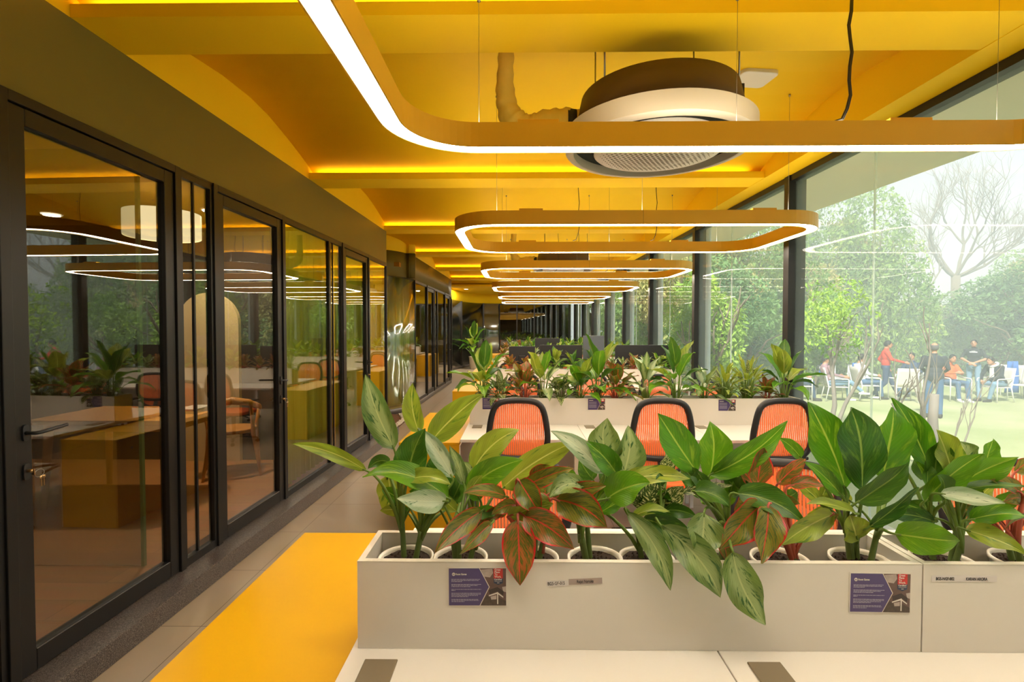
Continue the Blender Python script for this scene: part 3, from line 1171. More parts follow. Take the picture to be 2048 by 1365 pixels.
structure(MB().prism([(WR(-4) + .13, -4), (4.45, -4), (3.92, 4.27), (3.80, 6.2), (3.3, 14), (3.0, YEND + 3), (WR(YEND) + .13, YEND + 3)], 3.10, 3.42, 'soffit_white').build('ceiling'))
structure(MB().prism([(WR(-4) + .13, -4), (WR(-4) + .45, -4), (WR(YEND) + .45, YEND), (WR(YEND) + .13, YEND)], -.45, -.02, 'wall_outside').build('floor'))


# ------------------------------------------------------------------ loop lights
def rrect(x0, y0, x1, y1, r, n=14):
    pts = []
    for cx, cy, a0 in ((x1 - r, y1 - r, 0), (x0 + r, y1 - r, PI / 2), (x0 + r, y0 + r, PI), (x1 - r, y0 + r, 1.5 * PI)):
        for i in range(n + 1):
            a = a0 + PI / 2 * i / n
            pts.append((cx + r * math.cos(a), cy + r * math.sin(a)))
    return pts


def sweep_rr(mb, x0, y0, x1, y1, r, prof, mat):
    """prof: closed list of (inset, z)"""
    rows = []
    for ins, z in prof + prof[:1]:
        rows.append([(x, y, z) for x, y in rrect(x0 + ins, y0 + ins, x1 - ins, y1 - ins, r - ins)])
    n = len(rows[0])
    k = len(mb.v)
    mi = mb.mi(mat)
    for row in rows:
        mb.v += [Vector(p) for p in row]
    for i in range(len(rows) - 1):
        for j in range(n):
            j2 = (j + 1) % n
            mb.face([k + i * n + j, k + i * n + j2, k + (i + 1) * n + j2, k + (i + 1) * n + j], mi, False)


LOOPS = [(.80, 2.27), (3.80, 5.25), (6.55, 7.98), (9.35, 10.75), (12.1, 13.4), (14.6, 15.9)]
LZ, LH, LW = 2.39, .105, .085
names = ['nearest, cut off by the top', 'second from the camera',
         'third from the camera', 'fourth from the camera', 'fifth from the camera', 'farthest of the row']
for i, (ya, yb_) in enumerate(LOOPS):
    x0, x1 = -.53 + .012 * i, 2.45 - .035 * i
    L = thing('pendant_loop_light', 'yellow rounded ring light with glowing underside, ' + names[i], 'ceiling light', (x0, ya, LZ), 0, 'hanging loop lights')
    w, d = x1 - x0, yb_ - ya
    mb = MB()
    sweep_rr(mb, 0, 0, w, d, .36, [(0, 0), (0, LH), (LW, LH), (LW, 0), (LW - .006, 0), (LW - .006, LH - .01), (.006, LH - .01), (.006, 0)], 'yellow_metal')
    mb.build('housing', parent=L)
    mb = MB()
    sweep_rr(mb, 0, 0, w, d, .36, [(.0065, .003), (LW - .0065, .003), (LW - .0065, .01), (.0065, .01)], 'loop_light')
    mb.build('diffuser', parent=L)
    mb = MB()
    sweep_rr(mb, 0, 0, w, d, .36, [(.022, LH + .0005), (LW - .022, LH + .0005), (LW - .022, LH + .003), (.022, LH + .003)], 'loop_added_glow')  # upward glow strip, added to brighten the ceiling
    mb.build('added_top_glow', parent=L)
    for bx, by in ((.62, LW / 2), (w - .55, LW / 2), (.62, d - LW / 2), (w - .75, d - LW / 2)):
        MB().box((bx - .09, by - .03, LH), (bx + .09, by + .03, LH + .018), 'yellow_metal').build('driver_box', parent=L, bevel=.002, seg=1)
    for bx, by in ((.36, LW / 2), (w * .5, LW / 2), (w - .36, LW / 2), (.36, d - LW / 2), (w * .5, d - LW / 2), (w - .36, d - LW / 2)):
        zc = ceil_z(ya + by) - LZ - .012
        if i == 0 and by > 1:
            zc = ZT - LZ
        sw = MB().tube([(bx, by, LH), (bx, by, zc)], .0011, 'steel', n=5).build('suspension_wire', parent=L)
        MB().lathe([(0, zc - .014), (.008, zc - .014), (.008, zc), (0, zc)], 'steel', n=8, c=(bx, by, 0)).build('wire_anchor', parent=sw)
    for by in (0, d):
        MB().box((w * .5 - .0008, by - .0006, .001), (w * .5 + .0008, by + .0006, LH), 'cable_black').build('joint_line', parent=L)
    zc = ceil_z(yb_ - .06) - LZ
    cords = ((1.15, d - .05), (1.95, d - .05)) if i else ((1.98, d - .04),)
    for cx_, cy_ in cords:
        zc = (ceil_z(ya + cy_) if i else ZT) - LZ
        pts = [Vector((cx_ - .06, cy_, LH + .015)), Vector((cx_ - .03, cy_, LH + .025)), Vector((cx_ - .01, cy_, LH + .07))]
        for k in range(1, 9):
            pts.append(Vector((cx_ + .006 * math.sin(k * 1.9), cy_ + .004 * math.cos(k), LH + .07 + (zc - LH - .07) * k / 8)))
        for q in ((0, .004) if i == 0 else (0,)):
            MB().tube([p + Vector((q * 2, q, 0)) for p in pts], .0036 if i else .0046, 'cable_black', n=6).build('power_cord', parent=L)

# ------------------------------------------------------------------ round cassette air conditioners
def air_conditioner(label):
    A = thing('round_air_conditioner', label, 'air conditioner', (0, 0, 0), 0, 'round ceiling air conditioners')
    MB().lathe([(.455, .105), (.462, .11), (.44, .20), (.42, .29), (.40, .295), (0, .295)], 'unit_brown', n=64).build('casing', parent=A)
    mb = MB()
    for seg_ in ([(.455, .112), (.500, .112), (.506, .110)], [(.508, .108), (.508, .014)], [(.508, .014), (.500, .005), (.470, 0)], [(.470, 0), (.462, .002)], [(.462, .002), (.462, .05)]):
        mb.lathe(seg_, 'unit_white', n=72)
    mb.build('panel_ring', parent=A)
    MB().lathe([(.462, .05), (.452, .075), (.36, .075), (.345, .04)], 'grille_black', n=64).build('air_outlet', parent=A)
    MB().lathe([(.345, .06), (.350, .0), (.343, -.006), (.2, -.022), (0, -.028)], 'disc_white', n=64).build('centre_disc', parent=A)
    mb = MB()
    n = 0
    for i in range(-11, 12):
        for j in range(-11, 12):
            x, y = i * .028 + (j % 2) * .014, j * .0255
            rr = math.hypot(x, y)
            if rr < .32:
                q = .0085 if rr < .24 else .0085 * (1 - (rr - .24) / .09)
                z = -.0285 + (rr / .343) ** 2 * .0215
                mb.lathe([(q, z + .003), (q, z - .001), (0, z - .001)], 'unit_hole', n=6, c=(x, y, 0), smooth=False)
    mb.build('perforation', parent=A)
    for (x, y) in ((-.317, -.13), (.39, -.13), (-.30, .30), (.30, .30)):
        MB().box((x - .02, y - .02, .16), (x + .02, y + .02, .30), 'grille_black').build('hanger_bracket', parent=A)
        MB().tube([(x, y, .28), (x, y, .74)], .005, 'steel', n=8).build('hanger_rod', parent=A)
    # flexible duct leaving on the left and rising to the ceiling
    path = [Vector(p) for p in ((-.40, .02, .17), (-.50, .04, .17), (-.58, .06, .165), (-.68, .08, .155), (-.76, .08, .17), (-.815, .08, .22), (-.84, .08, .30), (-.85, .08, .40), (-.845, .08, .52), (-.84, .08, .63), (-.84, .08, .745))]
    P2, R2 = [], []
    rads = [.06, .085, .095, .085, .075, .07, .06, .05, .046, .045, .045]
    for i in range(len(path) - 1):
        for k in range(5):
            u = k / 5
            P2.append(path[i].lerp(path[i + 1], u))
            r = rads[i] * (1 - u) + rads[i + 1] * u
            R2.append(r * (1 + .06 * math.sin((i * 5 + k) * 1.7) + .03 * math.sin((i * 5 + k) * .6)))
    P2 = [P2[0]] + [(P2[i - 1] + P2[i] * 2 + P2[i + 1]) / 4 for i in range(1, len(P2) - 1)] + [P2[-1]]
    MB().tube(P2, R2, 'duct_cloth', n=20).build('insulated_duct', parent=A)
    MB().lathe([(.0, 0), (.072, 0), (.078, .05), (0, .05)], 'grille_black', n=20, M=Matrix.Translation((-.45, .03, .17)) @ Matrix.Rotation(-PI / 2, 4, 'Y')).build('duct_collar', parent=A)
    return A


ac = air_conditioner('round white and brown ceiling air conditioner nearest the camera, behind the first loop light')
ac.location = (.777, 2.81, 2.585)
dup(ac, (.777, 8.55, 2.585), 0, 'round ceiling air conditioner above the third loop light, partly hidden by it')
dup(ac, (.777, 13.6, 2.585), 0, 'farthest round ceiling air conditioner, a sliver above the fifth loop light')
p = P(1507, 122, 3.55)
t = thing('access_point', 'square white wireless access point on the yellow ceiling beside the round air conditioner', 'wireless device', (p.x, 3.55, 3.335), rad(8))
MB().prism(rrect(-.13, -.11, .13, .11, .04, 6), 0, .035, 'unit_white').build('cover', parent=t, bevel=.006)
for (lx, ly, lz, lb) in ((-1.95, 19.0, 3.10, 'small bright round downlight in the yellow ceiling at the far left end'), (.2, 19.6, 3.10, 'added round fill light at the far end hidden above the loop lights'), (1.6, 20.6, 3.10, 'added round fill light at the far end near the windows')):  # the two right-hand ones are added to brighten the dark far end
    t = thing('downlight', lb, 'downlight', (lx, ly, lz))
    MB().lathe([(0, .005), (.07, .005), (.07, 0), (0, 0)], 'downlight', n=24).build('lamp', parent=t)
    ld = bpy.data.lights.new('downlight_lamp', 'AREA')
    ld.shape = 'DISK'
    ld.size = .12
    ld.energy = 30
    ld.color = (1.0, .88, .7)
    lo_ = bpy.data.objects.new('downlight_lamp', ld)
    COL.objects.link(lo_)
    lo_.parent = t
    lo_.location = (0, 0, -.012)
    MB().lathe([(.07, .012), (.095, .012), (.095, -.004), (.07, 0)], 'unit_white', n=24).build('bezel', parent=t)

# ------------------------------------------------------------------ desk rows
ROWS = [0.0, 3.11, 6.31, 9.5, 12.7, 15.9]
ORD = ['nearest', 'second', 'third', 'fourth', 'fifth', 'farthest']
XA, XB, XC = -.424, 1.062, 2.49
DX = [-.44, .53, 1.51, 2.47]                     # desk top joints


def flap_thing(x, y, label):
    t = MB().box((x - .042, y - .06, .75), (x + .042, y + .06, .755), 'bronze_flap').build('cable_flap', bevel=.0015, seg=1)
    tag(t, label, 'cable cover', 'cable flaps let into the desk tops')
    return t


SEAT = ['left', 'middle', 'right']
for r, y0 in enumerate(ROWS):
    # yellow cabinet
    c = thing('storage_cabinet', 'yellow low cabinet at the left end of the %s desk row' % ORD[r], 'cabinet', (-.69, y0 + 1.455, 0), 0, 'yellow cabinets at the row ends')
    MB().box((-.235, -.69, .0), (.235, .69, .688), 'yellow_laminate').build('body', parent=c, bevel=.002, seg=1)
    MB().box((-.237, -.692, .688), (.237, .692, .712), 'yellow_laminate').build('cabinet_top', parent=c, bevel=.002, seg=1)
    for q in ((-.60, -.02), (.02, .60)):
        dr = MB().box((-.239, q[0], .05), (-.235, q[1], .68), 'yellow_edge').build('door', parent=c)
        MB().lathe([(0, 0), (.009, 0), (.009, .004), (0, .004)], 'steel', n=12, M=Matrix.Translation((-.239, q[0] + .05, .62)) @ Matrix.Rotation(-PI / 2, 4, 'Y')).build('lock', parent=dr)
    MB().box((.2352, -.69, .0), (.245, .69, .688), 'white_laminate').build('side_panel', parent=c)
    for k in range(3):
        for side in (0, 1):
            ya, yb_ = (y0 + .70, y0 + 1.402) if side == 0 else (y0 + 1.409, y0 + 2.11)
            d = thing('desk', 'white-topped desk, %s place on the %s side of the %s row' % (SEAT[k], ('camera', 'far')[side], ORD[r]), 'desk', (DX[k], ya, 0), 0, 'white desks')
            w, dd = DX[k + 1] - DX[k] - .003, yb_ - ya
            MB().box((0, 0, .727), (w, dd, .75), 'white_laminate').build('desk_top', parent=d, bevel=.0015, seg=1)
            legs = (.03, w - .06) if k == 2 else (.03 if k else .22,)
            for lx in legs:
                MB().box((lx, .04, 0), (lx + .03, .07, .727) if side == 0 else (lx + .03, .07, .727), 'white_frame').build('leg', parent=d)
                MB().box((lx, dd - .07, 0), (lx + .03, dd - .04, .727), 'white_frame').build('leg', parent=d)
                MB().box((lx, .07, .68), (lx + .03, dd - .07, .71), 'white_frame').build('leg_rail', parent=d)
            yy = dd - .012 if side == 0 else .0
            MB().box((.05, yy, .34), (w - .02, yy + .012, .70), 'white_laminate').build('modesty_panel', parent=d)
    fl = [-.348, .625, 1.585]
    for k, x in enumerate(fl):
        if r < 4:
            flap_thing(x + (.0 if r == 0 else 0), y0 + 1.196, 'bronze cable flap in the %s desk top, camera side of the %s row' % (SEAT[k], ORD[r]))
    # planter boxes
    for m, (xa, xb) in enumerate(((XA, XB - .004), (XB, XC))):
        pl = thing('planter_box', 'long cream planter box on the %s desk row, %s half' % (ORD[r], ('left', 'right')[m]), 'planter', ((xa + xb) / 2, y0 + 1.405, .7505), 0, 'planter boxes along the desk rows')
        w = (xb - xa) / 2
        mb = MB()
        mb.box((-w, -.101, 0), (w, -.085, .232), 'white_laminate')
        mb.box((-w, .085, 0), (w, .101, .232), 'white_laminate')
        mb.box((-w, -.085, 0), (-w + .016, .085, .232), 'white_laminate')
        mb.box((w - .016, -.085, 0), (w, .085, .232), 'white_laminate')
        mb.box((-w + .016, -.085, 0), (w - .016, .085, .012), 'grey_laminate')
        mb.build('box', parent=pl)
        mb = MB()
        e = .2325
        for q in (((-w, -.1015, e), (w, -.0845, e + .002)), ((-w, .0845, e), (w, .1015, e + .002)), ((-w, -.0845, e), (-w + .0165, .0845, e + .002)), ((w - .0165, -.0845, e), (w, .0845, e + .002))):
            mb.box(q[0], q[1], 'white_edge')
        mb.build('edge_banding', parent=pl)
TOPZ = .985


# ------------------------------------------------------------------ office chairs
def make_chair():
    t = thing('office_chair', 'orange mesh-backed office chair', 'office chair')
    # local: sitter faces +y, backrest at y = -0.22
    def prof(s):
        # outline of the back, s 0..1 around; returns (x, z)
        pass
    half = [(0, 1.112), (.07, 1.110), (.125, 1.098), (.160, 1.068), (.178, 1.02), (.190, .96), (.199, .90), (.203, .84), (.196, .785), (.172, .742), (.13, .716), (.07, .706), (0, .703)]
    out = half + [(-x, z) for x, z in half[-2:0:-1]]

    def back_y(x, z):
        return -.235 - .10 * (z - .7) + .16 * x * x - .05 * (1 - ((z - .9) / .25) ** 2) * .4
    ring = [Vector((x, back_y(x, z), z)) for x, z in out]
    # smooth the ring
    for _ in range(2):
        new = []
        for i in range(len(ring)):
            a, b = ring[i], ring[(i + 1) % len(ring)]
            new += [a * .75 + b * .25, a * .25 + b * .75]
        ring = new
    bf = MB().tube(ring, .0195, 'black_plastic', n=10, closed=True, flat=1.1).build('back_frame', parent=t)
    inner = [(x * .94, .905 + (z - .905) * .95) for x, z in out]
    rows = []
    for i in range(17):
        z = 1.098 - (1.098 - .718) * i / 16
        # half width at this height
        wd = 0
        for (xa, za), (xb, zb) in zip(half, half[1:]):
            if zb <= z <= za:
                wd = xa + (xb - xa) * (za - z) / (za - zb + 1e-9)
        rows.append([(wd * .985 * (j / 10 * 2 - 1), back_y(wd * (j / 10 * 2 - 1), z) + .002, z) for j in range(11)])
    MB().grid(rows, 'orange_mesh').build('back_mesh', parent=bf, solid=.0015)
    low = [(0, .70), (.06, .70), (.13, .712), (.165, .725), (.168, .69), (.15, .645), (.115, .612), (.06, .597), (0, .594)]
    lo = low[1:] + [(-x, z) for x, z in low[-2:0:-1]]
    ring = [Vector((x, back_y(x, z) - .004, z)) for x, z in lo]
    for _ in range(2):
        new = []
        for i in range(len(ring)):
            a, b = ring[i], ring[(i + 1) % len(ring)]
            new += [a * .75 + b * .25, a * .25 + b * .75]
        ring = new
    lf = MB().tube(ring, .013, 'black_plastic', n=10, closed=True).build('lumbar_frame', parent=t)
    rows = []
    for i in range(7):
        z = .705 - .10 * i / 6
        wd = .155 * math.sqrt(max(0.02, 1 - ((i / 6) ** 2.2) * .62))
        rows.append([(wd * (j / 8 * 2 - 1), back_y(wd * (j / 8 * 2 - 1), z) + .0, z) for j in range(9)])
    MB().grid(rows, 'orange_mesh').build('lumbar_mesh', parent=lf, solid=.0015)
    MB().tube([(0, back_y(0, .62) - .012, .70), (0, -.27, .60), (0, -.25, .50), (0, -.16, .435), (0, 0, .425)], [.022, .028, .03, .028, .03], 'black_plastic', n=10, flat=.6).build('back_stem', parent=t)
    # seat
    sp = []
    for k in range(32):
        a = 2 * PI * k / 32
        ca, sa = math.cos(a), math.sin(a)
        sp.append((.235 * abs(ca) ** .55 * (1 if ca > 0 else -1), .225 * abs(sa) ** .55 * (1 if sa > 0 else -1) + .02))
    MB().prism(sp, .455, .51, 'orange_seat', smooth=True).build('seat', parent=t, bevel=.016, seg=3)
    MB().prism([(x * .9, y * .9) for x, y in sp], .435, .456, 'black_plastic').build('seat_pan', parent=t)
    for s in (-1, 1):
        arm = MB().prism([(s * .255 - .035, -.10), (s * .255 + .035, -.10), (s * .255 + .04, .12), (s * .255 - .04, .12)], .655, .68, 'black_plastic').build('armrest', parent=t, bevel=.008)
        ap_ = MB().tube([(s * .18, .0, .445), (s * .25, .0, .45), (s * .262, .0, .50), (s * .255, .01, .655)], [.014, .016, .018, .018], 'black_plastic', n=8, flat=1.5).build('arm_post', parent=t)
    MB().lathe([(0, .44), (.03, .44), (.03, .30), (.022, .30), (.022, .12), (.045, .11), (.045, .07), (0, .07)], 'black_plastic', n=16).build('gas_column', parent=t)
    for k in range(5):
        a = 2 * PI * k / 5 + .3
        ca, sa = math.cos(a), math.sin(a)
        bl_ = MB().tube([(ca * .03, sa * .03, .095), (ca * .16, sa * .16, .09), (ca * .30, sa * .30, .07)], [.024, .02, .013], 'black_plastic', n=8, flat=.8).build('base_leg', parent=t)
        w = MB()
        for q in (-.012, .006):
            w.lathe([(0, q), (.026, q), (.027, q + .003), (.026, q + .006), (0, q + .006)], 'dark_rubber', n=14,
                    M=Matrix.Translation((ca * .30, sa * .30, .028)) @ Matrix.Rotation(a + .9, 4, 'Z') @ Matrix.Rotation(PI / 2, 4, 'Y'))
        w.tube([(ca * .30, sa * .30, .03), (ca * .30, sa * .30, .072)], .006, 'black_plastic', n=6)
        w.build('caster', parent=bl_)
    return t


chair0 = make_chair()
used = False
FRONT = [(.0, 3.66, 0.02), (1.0, 3.66, -.04), (1.80, 3.66, .03)]
PLACES = []          # the first one is the full-height chair of the second row
for r, y0 in enumerate(ROWS):
    if r >= 1:
        for k, (x, _, rz) in enumerate(FRONT):
            PLACES.append((x + (.03 * ((r * 7 + k * 3) % 3 - 1) if r > 1 else 0), y0 + .57, rz + (.15 * ((r + k) % 3 - 1) if r > 1 else 0), r, k, 0))
    if r == 0:
        pass
    if r == 1:
        for k, (x, y, rz) in enumerate(((.045, 2.0, PI + .12), (1.15, 2.0, PI - .28), (2.17, 2.04, PI - .1))):
            PLACES.append((x, y, rz, 0, k, 1))
    if 1 <= r < 5:
        for k, x in enumerate(((-.12, 1.06, 1.80, 2.22)[i] for i in (0, 1, 3))):
            PLACES.append((x - .05 * (r - 1), y0 + 2.27, PI + (.5, .1, -.35)[(k + r) % 3] * .6, r, k, 1))
for (x, y, rz, r, k, side) in PLACES:
    lb = 'orange mesh office chair at the %s desk, %s side of the %s row' % (SEAT[k], ('camera', 'far')[side], ORD[r])
    if not used:
        chair0.location = (x, y, 0)
        chair0.rotation_euler = (0, 0, rz)
        chair0['label'] = lb
        chair0['group'] = 'orange mesh office chairs'
        used = True
    else:
        c = dup(chair0, (x, y, 0), rz, lb, 'orange mesh office chairs')
        if not (r == 1 and side == 0):
            c.scale = (1.08, 1, .89)


# ------------------------------------------------------------------ lettering, cards and name strips
def text_obj(s, size, mat, parent, x, z, y=-.0006, name='lettering', rz=0, align='LEFT', bold=False, xs=1.0):
    cu = bpy.data.curves.new(name, 'FONT')
    cu.body = s
    cu.size = size
    cu.align_x = align
    cu.extrude = .0002
    if bold:
        cu.offset = size * .018
    cu.space_line = .95
    o = bpy.data.objects.new(name, cu)
    COL.objects.link(o)
    dg = bpy.context.evaluated_depsgraph_get()
    me = bpy.data.meshes.new_from_object(o.evaluated_get(dg))
    bpy.data.objects.remove(o)
    me.materials.clear()
    me.materials.append(MATS[mat])
    m = bpy.data.objects.new(name, me)
    COL.objects.link(m)
    m.parent = parent
    m.location = (x, y, z)
    m.rotation_euler = (PI / 2, rz, 0)
    m.scale = (xs, 1, 1)
    return m


def info_card(loc, w, label, tilt=0.0, detail=True):
    """local: x right, z up, card faces -y"""
    h = w * .665
    t = thing('information_card', label, 'card', loc, 0, 'purple information cards on the planters')
    t.rotation_euler = (0, tilt, 0)
    MB().box((-w / 2, -.0012, -h / 2), (w / 2, 0, h / 2), 'card_white').build('paper', parent=t)
    m_ = w * .016
    x0, x1, z0, z1 = -w / 2 + m_, w / 2 - m_, -h / 2 + m_, h / 2 - m_
    fx = lambda u: x0 + (x1 - x0) * u
    fz = lambda v: z0 + (z1 - z0) * v
    y = -.0013
    MB().prism([(fx(0), fz(0)), (fx(.535), fz(0)), (fx(.70), fz(.5)), (fx(.53), fz(1)), (fx(0), fz(1))], y - .0004, y, 'card_purple', axis='Y').build('purple_field', parent=t)
    MB().prism([(fx(.55), fz(0)), (fx(1), fz(0)), (fx(1), fz(1)), (fx(.545), fz(1)), (fx(.715), fz(.5))], y - .0003, y, 'card_brown', axis='Y').build('photo_print', parent=t)
    yy = y - .0004
    MB().prism([(fx(.56), fz(0)), (fx(1), fz(0)), (fx(1), fz(.12)), (fx(.88), fz(.22)), (fx(.76), fz(.16)), (fx(.66), fz(.3)), (fx(.6), fz(.14))], yy - .0002, yy, 'card_foliage', axis='Y').build('printed_bushes', parent=t)
    mb = MB()
    mb.prism([(fx(.56), fz(.97)), (fx(.62), fz(.78)), (fx(.72), fz(.76)), (fx(.775), fz(.88)), (fx(.76), fz(.99))], yy - .0002, yy, 'card_cloud', axis='Y')
    mb.prism([(fx(.93), fz(.5)), (fx(1), fz(.52)), (fx(1), fz(.36)), (fx(.95), fz(.38))], yy - .0002, yy, 'card_cloud', axis='Y')
    mb.build('printed_clouds', parent=t)
    mb = MB()
    mb.prism([(fx(.70), fz(.42)), (fx(.85), fz(.50)), (fx(.96), fz(.38)), (fx(.95), fz(.27)), (fx(.85), fz(.38)), (fx(.71), fz(.30))], yy - .0003, yy, 'card_roof', axis='Y')
    mb.prism([(fx(.70), fz(.28)), (fx(.85), fz(.36)), (fx(.95), fz(.24)), (fx(.95), fz(.21)), (fx(.85), fz(.32)), (fx(.70), fz(.25))], yy - .0004, yy, 'card_white', axis='Y')
    mb.prism([(fx(.73), fz(.24)), (fx(.83), fz(.28)), (fx(.83), fz(.17)), (fx(.74), fz(.16))], yy - .0004, yy, 'card_cloud', axis='Y')
    mb.prism([(fx(.843), fz(.36)), (fx(.862), fz(.36)), (fx(.862), fz(.04)), (fx(.843), fz(.04))], yy - .0005, yy, 'card_white', axis='Y')
    mb.build('printed_building', parent=t)
    MB().prism([(fx(.785), fz(.735)), (fx(.945), fz(.735)), (fx(.945), fz(1.0)), (fx(.785), fz(1.0))], yy - .0006, yy, 'card_red', axis='Y').build('red_badge', parent=t)
    rb_ = [o for o in bpy.data.objects if o.parent == t and o.name.startswith('red_badge')][0]
    MB().prism([(fx(.785), fz(.735)), (fx(.785), fz(.61)), (fx(.865), fz(.56)), (fx(.945), fz(.61)), (fx(.945), fz(.735))], yy - .0006, yy, 'card_navy', axis='Y').build('navy_badge', parent=t)
    tx = yy - .0007
    if detail:
        for i, s in enumerate(('Great', 'Place', 'To', 'Work.')):
            text_obj(s, w * .045, 'card_white', rb_, fx(.80), fz(.945 - .062 * i), tx, bold=True, xs=.95)
        text_obj('Certified', w * .036, 'card_white', t, fx(.794), fz(.69), tx, bold=True)
        MB().box((fx(.80), tx - .0002, fz(.655)), (fx(.93), tx, fz(.662)), 'card_white').build('small_print', parent=t)
        MB().box((fx(.845), tx - .0002, fz(.61)), (fx(.885), tx, fz(.622)), 'card_white').build('small_print', parent=t)
        MB().prism([(fx(.085) + w * .027 * math.cos(a), fz(.845) + w * .027 * math.sin(a)) for a in [2 * PI * i / 24 for i in range(24)]], yy - .0006, yy, 'card_white', axis='Y').build('round_logo', parent=t)
        text_obj('BG', w * .030, 'card_purple', t, fx(.085), fz(.828), tx, align='CENTER', bold=True)
        text_obj('Roost Games', w * .043, 'card_white', t, fx(.122), fz(.826), tx, bold=True, xs=.78)
        mb = MB()
        rnd = random.Random(5)
        v = .705
        for n_, last in ((3, .35), (3, .62), (2, .12), (4, .55), (3, .42)):
            for k in range(n_):
                e = (last if k == n_ - 1 else rnd.uniform(.86, .98)) * .53
                u = .045
                while u < .045 + e:
                    l_ = rnd.uniform(.012, .05)
                    mb.box((fx(u), tx - .0002, fz(v)), (fx(min(u + l_, .05 + e)), tx, fz(v + .0105)), 'card_text')
                    u += l_ + .007
                v -= .031
            v -= .042
        mb.build('printed_text', parent=t)
    else:
        mb = MB()
        for v in (.7, .66, .58, .54, .46, .38, .34, .3, .22, .18):
            mb.box((fx(.05), tx - .0002, fz(v)), (fx(.5), tx, fz(v + .014)), 'card_text')
        mb.box((fx(.06), tx - .0002, fz(.82)), (fx(.3), tx, fz(.87)), 'card_white')
        mb.box((fx(.80), tx - .0002, fz(.8)), (fx(.92), tx, fz(.95)), 'card_white')
        mb.build('printed_text', parent=t)
    return t


def on_front(px, py, Yf):
    p = P(px, py, Yf)
    return (p.x, Yf - .0004, p.z)


Y1F = 1.304
info_card(on_front(955, 1174, Y1F), .156, 'purple information card at the left on the nearest planter, above the yellow cabinet end', tilt=-.005)
info_card(on_front(1759.5, 1186, Y1F), .160, 'purple information card at the right of the nearest planter, just left of the joint', tilt=.01)
Y2F = ROWS[1] + 1.304
info_card(on_front(982, 808, Y2F), .155, 'purple information card at the left end of the second row planter', detail=False)
info_card(on_front(1193, 809, Y2F), .155, 'purple information card half hidden by a drooping leaf on the second row planter', detail=False)
info_card(on_front(1454, 811, Y2F), .155, 'purple information card between the middle and right chairs on the second row planter', detail=False)

p = on_front(1148, 1165, Y1F)
t = thing('name_label', 'narrow grey and white name strip on the nearest planter reading BG5-GF-015', 'label', p, 0, 'name strips on the planters')
t.rotation_euler = (0, -.052, 0)
MB().box((-.073, -.0008, -.0085), (-.014, 0, .0065), 'label_white').build('code_strip', parent=t)
MB().box((-.014, -.001, -.0065), (.074, 0, .0085), 'label_grey').build('name_strip', parent=t)
text_obj('BG5-GF-015', .0120, 'ink', t, -.070, -.0045, -.0012, xs=.74)
text_obj('Rajat Naruka', .0120, 'ink', t, .007, -.0025, -.0014, xs=.70)
p = on_front(1928, 1157.5, Y1F)
t = thing('name_label', 'long white name strip on the nearest planter right of the joint reading BG5-NGF-002', 'label', p, 0, 'name strips on the planters')
MB().box((-.084, -.0008, -.0085), (.084, 0, .0075), 'label_white').build('name_strip', parent=t)
text_obj('BG5-NGF-002', .0112, 'ink', t, -.074, -.0045, -.0012, xs=.72, bold=True)
text_obj('KARAN ARORA', .0112, 'ink', t, .004, -.0048, -.0012, xs=.70, bold=True)
for (px, py, w, lb) in ((1300, 801, .12, 'thin faded name strip beside the joint on the second row planter'), (1585, 800, .15, 'thin faded name strip at the right end of the second row planter')):
    p = on_front(px, py, Y2F)
    t = thing('name_label', lb, 'label', p, 0, 'name strips on the planters')
    MB().box((-w / 2, -.0008, -.006), (w / 2, 0, .006), 'label_white').build('name_strip', parent=t)
    MB().box((-w / 2 + .01, -.001, -.002), (-.01, -.0008, .002), 'label_grey').build('lettering', parent=t)
    MB().box((.012, -.001, -.002), (w / 2 - .03, -.0008, .002), 'label_grey').build('lettering', parent=t)

# ------------------------------------------------------------------ plants
VIEW = Vector((0, -1, .12)).normalized()


